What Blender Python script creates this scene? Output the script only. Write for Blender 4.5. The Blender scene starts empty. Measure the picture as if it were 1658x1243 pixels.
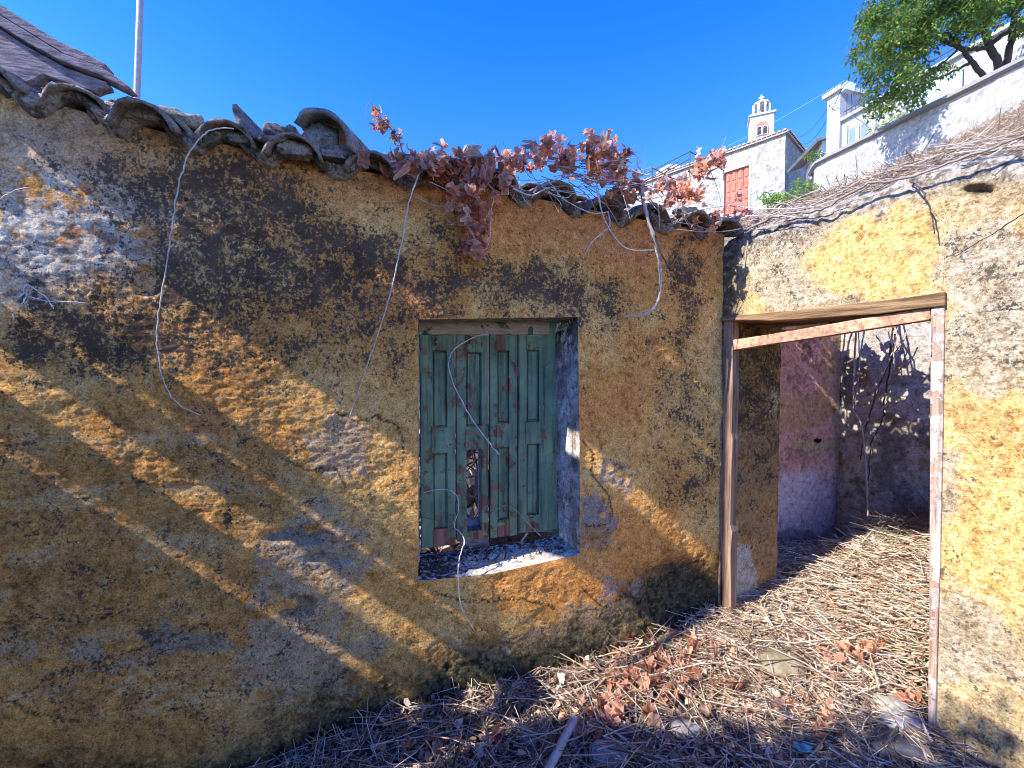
import bpy, math, random
import numpy as np
R = math.radians
random.seed(7)
SC = bpy.context.scene
COL = SC.collection
EZ = 1.5                                     # eye height above the courtyard
# ------------------------------------------------------------------ camera
PITCH = 1.76
F, CX, CY = 700.0, 829.0, 621.5
cam = bpy.data.cameras.new('camera'); cam.sensor_width = 36; cam.lens = 36*F/1658
cam.clip_start = .02; cam.clip_end = 3000
co = bpy.data.objects.new('camera', cam); COL.objects.link(co)
co.location = (0, 0, EZ); co.rotation_euler = (R(90-PITCH), 0, 0)
SC.camera = co
# ------------------------------------------------------------------ world, sun, exposure
U = np.array([.956, .2934, 0]); U /= np.linalg.norm(U)      # along the yellow wall, to the right
N = np.array([U[1], -U[0], 0])                              # out of the yellow wall
GRAZE = .13
L = .745*U - GRAZE*N - np.array([0, 0, .65]); L /= np.linalg.norm(L)
SUN_EL = math.asin(-L[2]); SUN_AZ = math.atan2(-L[0], -L[1])
w = bpy.data.worlds.new('World'); SC.world = w; w.use_nodes = True
nt = w.node_tree; nt.nodes.clear()
sky = nt.nodes.new('ShaderNodeTexSky'); sky.sky_type = 'NISHITA'; sky.sun_disc = False
sky.sun_elevation = SUN_EL; sky.sun_rotation = SUN_AZ
sky.air_density = 1.0; sky.dust_density = .03; sky.ozone_density = 2.5; sky.altitude = 300
hs = nt.nodes.new('ShaderNodeHueSaturation'); hs.inputs['Saturation'].default_value = 1.41; hs.inputs['Hue'].default_value = .528
hs.inputs['Value'].default_value = 1.0
bg = nt.nodes.new('ShaderNodeBackground'); bg.inputs['Strength'].default_value = .15
wo = nt.nodes.new('ShaderNodeOutputWorld')
nt.links.new(sky.outputs[0], hs.inputs['Color']); nt.links.new(hs.outputs[0], bg.inputs['Color']); nt.links.new(bg.outputs[0], wo.inputs['Surface'])
sl = bpy.data.lights.new('sun', 'SUN'); sl.energy = 2.6; sl.angle = R(.53); sl.color = (1, .94, .84)
so = bpy.data.objects.new('sun', sl); COL.objects.link(so)
import mathutils
so.rotation_euler = mathutils.Vector(L).to_track_quat('-Z', 'Y').to_euler()
so.location = (-20, -10, 25)
SC.view_settings.view_transform = 'Standard'; SC.view_settings.look = 'None'
SC.view_settings.exposure = 1.97; SC.view_settings.gamma = 1; SC.view_settings.use_curve_mapping = False
SC.cycles.use_denoising = True; SC.cycles.filter_width = 1.0; SC.cycles.sample_clamp_indirect = 0
SC.cycles.max_bounces = 8; SC.cycles.diffuse_bounces = 5
# ------------------------------------------------------------------ numeric helpers
def _hash(ix, iy, seed):
    h = (ix.astype(np.int64)*374761393 + iy.astype(np.int64)*668265263 + seed*1442695041) & 0xffffffff
    h = ((h ^ (h >> 13))*1274126177) & 0xffffffff
    return ((h ^ (h >> 16)) & 0xffff)/65535.0
def noise(x, y, seed=0):
    x = np.asarray(x, float); y = np.asarray(y, float)
    ix = np.floor(x); iy = np.floor(y); fx = x-ix; fy = y-iy
    def g(a, b):
        t = _hash(ix+a, iy+b, seed)*2*math.pi
        return np.cos(t)*(fx-a) + np.sin(t)*(fy-b)
    ux = fx*fx*fx*(fx*(fx*6-15)+10); uy = fy*fy*fy*(fy*(fy*6-15)+10)
    a = g(0, 0)*(1-ux)+g(1, 0)*ux; b = g(0, 1)*(1-ux)+g(1, 1)*ux
    return (a*(1-uy)+b*uy)*1.5
def fbm(x, y, seed=0, o=4, gain=.5):
    s = 0; a = 1; t = 0
    for i in range(o):
        s = s + a*noise(np.asarray(x)*2**i + 17.3*i, np.asarray(y)*2**i - 9.1*i, seed+i*31); t += a; a *= gain
    return s/t
def sm(a, b, x):
    t = np.clip((np.asarray(x, float)-a)/(b-a), 0, 1); return t*t*(3-2*t)
def blob(px, py, cx, cy, rx, ry, rot=0):
    c, s = math.cos(R(rot)), math.sin(R(rot)); dx = px-cx; dy = py-cy
    return np.exp(-(((dx*c+dy*s)/rx)**2 + ((-dx*s+dy*c)/ry)**2))
def mixc(c, col, m):
    m = np.asarray(m)[..., None]; return c*(1-m) + np.array(col)*m
_sp, _cp = math.sin(R(PITCH)), math.cos(R(PITCH))
EYE = np.array([0, 0, EZ])
def ray(px, py):
    x = (px-CX)/F; y = -(py-CY)/F
    return np.array([x, _cp + y*_sp, -_sp + y*_cp])
def proj(P):
    d = np.asarray(P)-EYE; f = d[..., 1]*_cp - d[..., 2]*_sp; u = d[..., 1]*_sp + d[..., 2]*_cp
    f = np.where(f < .05, .05, f)
    return CX + F*d[..., 0]/f, CY - F*u/f
def at(px, py, Y):
    r = ray(px, py); return EYE + r*(Y/r[1])
class Plane:
    def __init__(s, o, u, n): s.o = np.array(o, float); s.u = np.array(u, float); s.n = np.array(n, float)
    def pt(s, a, z, d=0):                     # a along, z above the eye, d out of the wall
        a = np.asarray(a, float); z = np.asarray(z, float); d = np.asarray(d, float)
        a, z, d = np.broadcast_arrays(a, z, d)
        return s.o + a[..., None]*s.u + d[..., None]*s.n + (EZ+z)[..., None]*np.array([0, 0, 1.])
    def hit(s, px, py, d=0):                  # -> (a, z)
        r = ray(px, py); o = s.o + d*s.n
        t = (o[:2]@s.n[:2])/(r[:2]@s.n[:2]); P = r*t
        return float((P[:2]-o[:2])@s.u[:2]), float(P[2])
    def P(s, px, py, d=0):
        a, z = s.hit(px, py, d); return s.pt(a, z, d)
MW = Plane((0, 2, 0), U, N)
CO = MW.o + 1.189*U
WD = np.array([math.sin(R(31)), -math.cos(R(31)), 0]); WM = np.array([-math.cos(R(31)), -math.sin(R(31)), 0])
DW = Plane(CO, WD, WM)
# pink wall and grey wall of the little room behind the doorway
_p = at(1262, 600, 3.1); PW = Plane((_p[0], _p[1], 0), U, N)
_a = PW.hit(1358, 700)[0]; _q = PW.pt(_a, 0); GW = Plane((_q[0], _q[1], 0), WD, WM)
# ------------------------------------------------------------------ object helpers
def link(o, parent=None):
    COL.objects.link(o)
    if parent is not None: o.parent = parent
    return o
def tag(o, label=None, cat=None, group=None, kind=None):
    if label: o['label'] = label
    if cat: o['category'] = cat
    if group: o['group'] = group
    if kind: o['kind'] = kind
    return o
def empty(name, label, cat, group=None, loc=(0, 0, 0)):
    o = bpy.data.objects.new(name, None); o.location = loc; o.empty_display_size = .1; link(o)
    return tag(o, label, cat, group)
def part_world(o, parent):                   # parent keeps world coordinates (parents are unrotated)
    o.parent = parent; o.location = mathutils.Vector(o.location) - parent.location
    return o
def mesh_np(name, V, Fc, m, cols=None, smooth=True):
    V = np.asarray(V, np.float32); me = bpy.data.meshes.new(name)
    Fc = np.asarray(Fc, np.int32); k = Fc.shape[1]
    me.vertices.add(len(V)); me.vertices.foreach_set('co', V.ravel())
    me.loops.add(Fc.size); me.loops.foreach_set('vertex_index', Fc.ravel())
    me.polygons.add(len(Fc)); me.polygons.foreach_set('loop_start', np.arange(0, Fc.size, k, dtype=np.int32))
    me.update(calc_edges=True)
    if smooth: me.polygons.foreach_set('use_smooth', np.ones(len(Fc), bool))
    if cols is not None:
        a = me.color_attributes.new('Col', 'FLOAT_COLOR', 'POINT')
        cols = np.asarray(cols); c = np.zeros((len(V), 4), np.float32); c[:, :cols.shape[1]] = cols; c[:, :3] = np.clip(c[:, :3], 0.004, 1); a.data.foreach_set('color', c.ravel())
    if m: me.materials.append(m)
    me.validate()
    return me
class MB:                                     # collects simple shapes into one mesh
    def __init__(s): s.v = []; s.f = []; s.c = []; s.cur = (1, 1, 1)
    def add(s, vs, fs):
        b = len(s.v); s.v += [tuple(map(float, v)) for v in vs]; s.f += [tuple(b+i for i in f) for f in fs]; s.c += [s.cur]*len(vs)
    def box(s, c, u, v, w_):                  # centre and three half-axes
        c, u, v, w_ = map(lambda q: np.array(q, float), (c, u, v, w_)); vs = []
        for i in (-1, 1):
            for j in (-1, 1):
                for k in (-1, 1): vs.append(c+i*u+j*v+k*w_)
        fs = [(0, 1, 3, 2), (4, 6, 7, 5), (0, 4, 5, 1), (2, 3, 7, 6), (0, 2, 6, 4), (1, 5, 7, 3)]
        if np.dot(np.cross(u, v), w_) < 0: fs = [f[::-1] for f in fs]
        s.add(vs, fs)
    def prism(s, pts, off):                   # polygon (3D points) extruded by off
        n = len(pts); pts = [np.array(p, float) for p in pts]; off = np.array(off, float)
        s.add(pts + [p+off for p in pts], [tuple(range(n))[::-1], tuple(range(n, 2*n))] + [(i, (i+1) % n, n+(i+1) % n, n+i) for i in range(n)])
    def tube(s, pts, rad, sides=6, cap=True):
        pts = [np.array(p, float) for p in pts]; n = len(pts)
        if not hasattr(rad, '__len__'): rad = [rad]*n
        up = np.array([.13, .31, .94]); vs = []; fs = []
        for i, p in enumerate(pts):
            t = pts[min(i+1, n-1)]-pts[max(i-1, 0)]; t = t/(np.linalg.norm(t)+1e-9)
            a = np.cross(t, up); a /= np.linalg.norm(a)+1e-9; b = np.cross(t, a)
            for k in range(sides):
                th = 2*math.pi*k/sides; vs.append(p + rad[i]*(math.cos(th)*a+math.sin(th)*b))
        for i in range(n-1):
            for k in range(sides):
                fs.append((i*sides+k, (i+1)*sides+k, (i+1)*sides+(k+1) % sides, i*sides+(k+1) % sides))
        if cap: fs += [tuple(range(sides)), tuple(range((n-1)*sides, n*sides))[::-1]]
        s.add(vs, fs)
    def mesh(s, name, m, smooth=False):
        me = bpy.data.meshes.new(name); me.from_pydata(s.v, [], s.f); me.update()
        a = me.color_attributes.new('Col', 'FLOAT_COLOR', 'POINT')
        a.data.foreach_set('color', np.array([list(c)+[1] for c in s.c], np.float32).ravel())
        if len(s.f) < 3000:
            import bmesh
            bm = bmesh.new(); bm.from_mesh(me); bmesh.ops.recalc_face_normals(bm, faces=bm.faces); bm.to_mesh(me); bm.free()
        if m: me.materials.append(m)
        if smooth: me.polygons.foreach_set('use_smooth', [True]*len(me.polygons))
        return me
    def build(s, name, m, parent=None, smooth=False, **k):
        return tag(link(bpy.data.objects.new(name, s.mesh(name, m, smooth)), parent), **k)
def bevel(o, wd=.004, seg=2):
    b = o.modifiers.new('bevel', 'BEVEL'); b.width = wd; b.segments = seg; b.limit_method = 'ANGLE'; return o
def spline(pts, n=8, jit=0, rnd=random):
    pts = [np.array(p, float) for p in pts]; P = [2*pts[0]-pts[1]] + pts + [2*pts[-1]-pts[-2]]; out = []
    for i in range(1, len(P)-2):
        for k in range(n):
            t = k/n
            q = .5*((2*P[i]) + (-P[i-1]+P[i+1])*t + (2*P[i-1]-5*P[i]+4*P[i+1]-P[i+2])*t*t + (-P[i-1]+3*P[i]-3*P[i+1]+P[i+2])*t**3)
            if jit: q = q + np.array([rnd.gauss(0, jit) for _ in range(3)])
            out.append(q)
    out.append(P[-2]); return out
# ------------------------------------------------------------------ materials
def newmat(name, rough=.9):
    m = bpy.data.materials.new(name); m.use_nodes = True; t = m.node_tree
    b = t.nodes['Principled BSDF']; b.inputs['Roughness'].default_value = rough
    b.inputs['Specular IOR Level'].default_value = .25
    return m, t, b
def nd(t, typ, **k):
    n = t.nodes.new(typ)
    for a, v in k.items():
        if a in n.inputs: n.inputs[a].default_value = v
        else: setattr(n, a, v)
    return n
def noise_node(t, scale, detail=5, rough=.6, vec=None):
    n = nd(t, 'ShaderNodeTexNoise', Scale=scale, Detail=detail, Roughness=rough)
    if vec is not None: t.links.new(vec, n.inputs['Vector'])
    return n
def ramp(t, src, stops, interp='LINEAR'):
    r = t.nodes.new('ShaderNodeValToRGB'); r.color_ramp.interpolation = interp
    e = r.color_ramp.elements
    while len(e) < len(stops): e.new(.5)
    for i, (p, c) in enumerate(stops):
        e[i].position = p; e[i].color = tuple(c)+(1,) if hasattr(c, '__len__') else (c, c, c, 1)
    t.links.new(src, r.inputs[0]); return r
def mul(t, a, b, f=1, mode='MULTIPLY'):
    m = t.nodes.new('ShaderNodeMix'); m.data_type = 'RGBA'; m.blend_type = mode; m.inputs[0].default_value = f
    for s_, v in ((6, a), (7, b)):
        if hasattr(v, 'links') or isinstance(v, bpy.types.NodeSocket): t.links.new(v, m.inputs[s_])
        else: m.inputs[s_].default_value = tuple(v)+(1,)
    return m
def attr_mat(name, fine=220, contrast=.5, bump=.3, bump_scale=90, rough=.93, dist=.004, speck=None, stretch=None):
    """vertex colour (material pigments) x fine procedural grain, plus fine relief"""
    m, t, b = newmat(name, rough)
    a = nd(t, 'ShaderNodeVertexColor', layer_name='Col')
    tc = t.nodes.new('ShaderNodeTexCoord'); vec = tc.outputs['Object']
    if stretch:
        mp = t.nodes.new('ShaderNodeMapping'); mp.inputs['Scale'].default_value = stretch; t.links.new(vec, mp.inputs[0]); vec = mp.outputs[0]
    n1 = noise_node(t, fine, 6, .7, vec)
    r1 = ramp(t, n1.outputs['Fac'], [(.3, 1-contrast), (.7, 1+contrast*.5)])
    c = mul(t, a.outputs['Color'], r1.outputs[0])
    out = c.outputs[2]
    if speck:
        n3 = noise_node(t, speck, 3, .6, vec); r3 = ramp(t, n3.outputs['Fac'], [(.36, .35), (.46, 1.0)])
        out = mul(t, out, r3.outputs[0], .8).outputs[2]
    t.links.new(out, b.inputs['Base Color'])
    n2 = noise_node(t, bump_scale, 8, .65, vec)
    bp = nd(t, 'ShaderNodeBump', Strength=bump, Distance=dist); t.links.new(n2.outputs['Fac'], bp.inputs['Height'])
    t.links.new(bp.outputs[0], b.inputs['Normal'])
    return m
M = {}
M['plaster'] = attr_mat('weathered_plaster', fine=170, contrast=.55, bump=.75, bump_scale=60, dist=.008, speck=240)
def plaster_mat():
    m, t, b = newmat('weathered_plaster', .95); b.inputs['Specular IOR Level'].default_value = .05
    a = nd(t, 'ShaderNodeVertexColor', layer_name='Col'); tc = t.nodes.new('ShaderNodeTexCoord'); vec = tc.outputs['Object']
    n1 = noise_node(t, 150, 7, .75, vec); r1 = ramp(t, n1.outputs['Fac'], [(.32, .34), (.5, .95), (.68, 1.45)])
    c = mul(t, a.outputs['Color'], r1.outputs[0]).outputs[2]
    n4 = noise_node(t, 26, 9, .72, vec); r4 = ramp(t, n4.outputs['Fac'], [(.36, (.36, .28, .21)), (.46, (.86, .80, .72)), (.55, (1, 1, 1)), (.66, (1.28, 1.30, 1.32))])
    c = mul(t, c, r4.outputs[0], .85).outputs[2]
    # pale lime flecks
    n5 = noise_node(t, 70, 5, .7, vec); r5 = ramp(t, n5.outputs['Fac'], [(.63, 0), (.68, 1)]); mx = mul(t, c, (.52, .42, .28), 1, 'MIX'); f5 = nd(t, 'ShaderNodeMath', operation='MULTIPLY'); f5.inputs[1].default_value = .45
    t.links.new(r5.outputs[0], f5.inputs[0]); t.links.new(f5.outputs[0], mx.inputs[0]); c = mx.outputs[2]
    # black mould filigree, its density comes with the wall (alpha)
    n2 = noise_node(t, 58, 10, .80, vec); mm = nd(t, 'ShaderNodeMath', operation='MULTIPLY_ADD'); t.links.new(a.outputs['Alpha'], mm.inputs[0]); mm.inputs[1].default_value = .20; n9 = noise_node(t, 13, 4, .6, vec); m9 = nd(t, 'ShaderNodeMath', operation='MULTIPLY_ADD'); t.links.new(n9.outputs['Fac'], m9.inputs[0]); m9.inputs[1].default_value = .45; m9.inputs[2].default_value = -.225
    a9 = nd(t, 'ShaderNodeMath', operation='ADD'); t.links.new(m9.outputs[0], a9.inputs[0]); t.links.new(n2.outputs['Fac'], a9.inputs[1]); t.links.new(a9.outputs[0], mm.inputs[2])
    r2 = ramp(t, mm.outputs[0], [(.60, 0), (.655, 1)])
    n3 = noise_node(t, 8, 4, .6, vec); r3 = ramp(t, n3.outputs['Fac'], [(.35, (.042, .031, .024)), (.65, (.090, .065, .048))])
    mx = mul(t, c, r3.outputs[0], 1, 'MIX'); f2 = nd(t, 'ShaderNodeMath', operation='MULTIPLY'); f2.inputs[1].default_value = .93; t.links.new(r2.outputs[0], f2.inputs[0]); t.links.new(f2.outputs[0], mx.inputs[0]); c = mx.outputs[2]
    t.links.new(c, b.inputs['Base Color'])
    h1 = noise_node(t, 55, 10, .68, vec); bp = nd(t, 'ShaderNodeBump', Strength=.55, Distance=.006); t.links.new(h1.outputs['Fac'], bp.inputs['Height'])
    mp = t.nodes.new('ShaderNodeMapping'); mp.inputs['Scale'].default_value = (16, 16, 70); t.links.new(vec, mp.inputs[0]); h2 = noise_node(t, 1, 6, .6, mp.outputs[0]); bp2 = nd(t, 'ShaderNodeBump', Strength=.4, Distance=.008); t.links.new(h2.outputs['Fac'], bp2.inputs['Height']); t.links.new(bp.outputs[0], bp2.inputs['Normal'])
    t.links.new(bp2.outputs[0], b.inputs['Normal']); return m
M['plaster'] = plaster_mat()
M['plain'] = attr_mat('limewash', fine=14, contrast=.35, bump=.5, bump_scale=20, dist=.03)
M['tile'] = attr_mat('lichened_clay_tile', fine=120, contrast=.6, bump=.6, bump_scale=90, dist=.006, speck=90)
M['straw'] = attr_mat('dry_straw', fine=60, contrast=.3, bump=0, bump_scale=60, rough=.75)
M['soil'] = attr_mat('dark_soil', fine=60, contrast=.8, bump=1, bump_scale=40, dist=.02, speck=120)
M['rock'] = attr_mat('pale_stone', fine=50, contrast=.4, bump=.7, bump_scale=40, dist=.01)
M['metal'] = attr_mat('dull_metal', fine=30, contrast=.3, bump=.1, rough=.5)
def wood_mat(name, c1, c2, paint=None, paint_amt=.5, scale=(3, 3, 60), grainbump=.5):
    m, t, b = newmat(name, .85)
    tc = t.nodes.new('ShaderNodeTexCoord')
    mp = t.nodes.new('ShaderNodeMapping'); mp.inputs['Scale'].default_value = scale; t.links.new(tc.outputs['Object'], mp.inputs[0])
    n = noise_node(t, 1.0, 7, .65, mp.outputs[0]); r = ramp(t, n.outputs['Fac'], [(.35, c1), (.65, c2)])
    out = r.outputs[0]
    if paint:
        n2 = noise_node(t, 16, 8, .66, tc.outputs['Object'])
        a = nd(t, 'ShaderNodeVertexColor', layer_name='Col'); sep = t.nodes.new('ShaderNodeSeparateColor'); t.links.new(a.outputs['Color'], sep.inputs[0])
        ad = nd(t, 'ShaderNodeMath', operation='ADD'); t.links.new(n2.outputs['Fac'], ad.inputs[0]); t.links.new(sep.outputs[0], ad.inputs[1])
        r2 = ramp(t, ad.outputs[0], [(paint_amt-.012, 0.0), (paint_amt+.012, 1.0)])
        n3 = noise_node(t, 5, 6, .7, tc.outputs['Object']); p1 = ramp(t, n3.outputs['Fac'], [(.3, tuple(x*.6 for x in paint)), (.7, tuple(min(1, x*1.35) for x in paint))])
        mp3 = t.nodes.new('ShaderNodeMapping'); mp3.inputs['Scale'].default_value = tuple(v*.8 for v in scale); t.links.new(tc.outputs['Object'], mp3.inputs[0]); n7 = noise_node(t, 1, 6, .7, mp3.outputs[0]); r7 = ramp(t, n7.outputs['Fac'], [(.34, .35), (.5, 1.0), (.7, 1.2)])
        p1 = mul(t, p1.outputs[0], r7.outputs[0]); mx = mul(t, out, p1.outputs[2], 1, 'MIX'); t.links.new(r2.outputs[0], mx.inputs[0]); out = mx.outputs[2]
    t.links.new(out, b.inputs['Base Color'])
    bp = nd(t, 'ShaderNodeBump', Strength=grainbump, Distance=.004); t.links.new(n.outputs['Fac'], bp.inputs['Height'])
    if paint:
        bp2 = nd(t, 'ShaderNodeBump', Strength=.8, Distance=.002); t.links.new(r2.outputs[0], bp2.inputs['Height']); t.links.new(bp.outputs[0], bp2.inputs['Normal']); bp = bp2
    t.links.new(bp.outputs[0], b.inputs['Normal'])
    return m
M['green'] = wood_mat('peeling_green_paint', (.07, .03, .02), (.36, .17, .10), (.165, .225, .130), .412, (40, 40, 3))
M['header'] = wood_mat('pale_worn_board', (.30, .22, .16), (.45, .35, .27), (.04, .11, .075), .60, (5, 40, 60))
M['postwood'] = wood_mat('worn_post_wood', (.15, .085, .055), (.42, .28, .19), None, 0, (60, 60, 4), 1)
M['redwood'] = wood_mat('salmon_painted_wood', (.30, .12, .07), (.62, .36, .24), (.62, .33, .21), .46, (6, 60, 60))
M['pinkwood'] = wood_mat('pinkish_painted_wood', (.26, .15, .10), (.50, .36, .27), (.55, .42, .36), .48, (60, 60, 4))
M['lintel'] = wood_mat('old_lintel_wood', (.10, .055, .025), (.36, .23, .12), None, 0, (4, 4, 70), 1)
M['greywood'] = wood_mat('silvered_wood', (.10, .085, .10), (.34, .29, .33), None, 0, (7, 60, 90), 1)
M['stem'] = attr_mat('dry_vine_stem', fine=50, contrast=.5, bump=.7, bump_scale=120, rough=.8, dist=.003)
def leaf_mat(name, cols, trans=.25):
    m, t, b = newmat(name, .7)
    oi = t.nodes.new('ShaderNodeObjectInfo'); r = ramp(t, oi.outputs['Random'], cols)
    a = nd(t, 'ShaderNodeVertexColor', layer_name='Col'); c = mul(t, r.outputs[0], a.outputs['Color'])
    tc = t.nodes.new('ShaderNodeTexCoord'); n = noise_node(t, 45, 4, .6, tc.outputs['Object']); r2 = ramp(t, n.outputs['Fac'], [(.3, .6), (.7, 1.2)])
    c2 = mul(t, c.outputs[2], r2.outputs[0])
    t.links.new(c2.outputs[2], b.inputs['Base Color'])
    tr = t.nodes.new('ShaderNodeBsdfTranslucent'); t.links.new(c2.outputs[2], tr.inputs[0])
    mx = t.nodes.new('ShaderNodeMixShader'); mx.inputs[0].default_value = trans
    t.links.new(b.outputs[0], mx.inputs[1]); t.links.new(tr.outputs[0], mx.inputs[2])
    t.links.new(mx.outputs[0], t.nodes['Material Output'].inputs[0]); return m
M['dryleaf'] = leaf_mat('dry_vine_leaf', [(0, (.62, .27, .17)), (.25, (.86, .45, .31)), (.5, (.93, .66, .50)), (.75, (.90, .50, .33)), (.88, (.88, .34, .14)), (.94, (.58, .24, .15)), (1, (.26, .13, .09))], .5)
M['foliage'] = leaf_mat('green_foliage', [(0, (.15, .25, .06)), (1, (.15, .25, .06))], .4)
# ------------------------------------------------------------------ wall builder
def wall_mesh(name, pl, s0, s1, zb, zt, step, disp, colf, holes=(), mat=None, zstep=None):
    ns = int((s1-s0)/step)+1; S = np.linspace(s0, s1, ns)
    zb_ = zb(S) if callable(zb) else np.full(ns, zb); zt_ = zt(S) if callable(zt) else np.full(ns, zt)
    nz = int((zt_.max()-zb_.min())/(zstep or step))+1; V_ = np.linspace(0, 1, nz)
    A = np.repeat(S[:, None], nz, 1); Z = zb_[:, None] + V_[None, :]*(zt_-zb_)[:, None]
    keep = np.ones((ns-1, nz-1), bool); edge = np.full(A.shape, 9.)
    for h in holes:                           # convex polygons [(a,z)..]
        h = np.array(h); c = h.mean(0); ins = np.ones(A.shape, bool); dmin = np.full(A.shape, 9.); bx = np.zeros(A.shape); bz = np.zeros(A.shape)
        sd = np.full(A.shape, -9.)
        for i in range(len(h)):
            p, q = h[i], h[(i+1) % len(h)]; e = q-p; ln = np.hypot(*e); n = np.array([e[1], -e[0]])/ln
            if (c-p)@n > 0: n = -n
            d = (A-p[0])*n[0]+(Z-p[1])*n[1]; sd = np.maximum(sd, d)
            t = np.clip(((A-p[0])*e[0]+(Z-p[1])*e[1])/ln**2, 0, 1); qx = p[0]+t*e[0]; qz = p[1]+t*e[1]
            dd = np.hypot(A-qx, Z-qz); m = dd < dmin; dmin[m] = dd[m]; bx[m] = qx[m]; bz[m] = qz[m]
        ins = sd < 0
        corner = ins[:-1, :-1].astype(int)+ins[1:, :-1]+ins[:-1, 1:]+ins[1:, 1:]
        kill = corner == 4; keep &= ~kill
        snap = ins.copy(); A = np.where(snap, bx, A); Z = np.where(snap, bz, Z)
        edge = np.minimum(edge, np.where(snap, 0, dmin))
    fade = sm(0, .03, edge)
    P0 = pl.pt(A, Z, 0); px, py = proj(P0)
    D = disp(A, Z, px, py)*fade if disp is not None else 0*A
    P = pl.pt(A, Z, D); C = colf(A, Z, px, py)
    idx = np.arange(ns*nz).reshape(ns, nz); a = idx[:-1, :-1][keep]; b = idx[1:, :-1][keep]; c = idx[1:, 1:][keep]; d = idx[:-1, 1:][keep]
    Fc = np.stack([a, b, c, d], 1)
    nrm = np.cross(pl.u, [0, 0, 1]);
    if nrm@pl.n < 0: Fc = Fc[:, ::-1]
    used = np.unique(Fc); re = np.full(ns*nz, -1); re[used] = np.arange(len(used))
    return mesh_np(name, P.reshape(-1, 3)[used], re[Fc], mat or M['plaster'], C.reshape(-1, C.shape[-1])[used])
def relief(A, Z, amp=1, seed=0):
    d = .016*fbm(A*1.6, Z*1.6, seed+1, 2)
    d = d + .006*fbm(A*6, Z*9, seed+2, 3) + .0026*fbm(A*17, Z*26, seed+3, 4, .65) + .0030*np.abs(fbm(A*38, Z*52, seed+4, 3, .7))
    # plaster skins that stop at broken edges
    for k, (sc, th, h) in enumerate(((2.6, .12, .0035), (5, .2, .0025))):
        f = fbm(A*sc, Z*sc*1.3, seed+20+k, 5, .55); d = d - h*sm(th, th+.02, f)
    return d*amp
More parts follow.
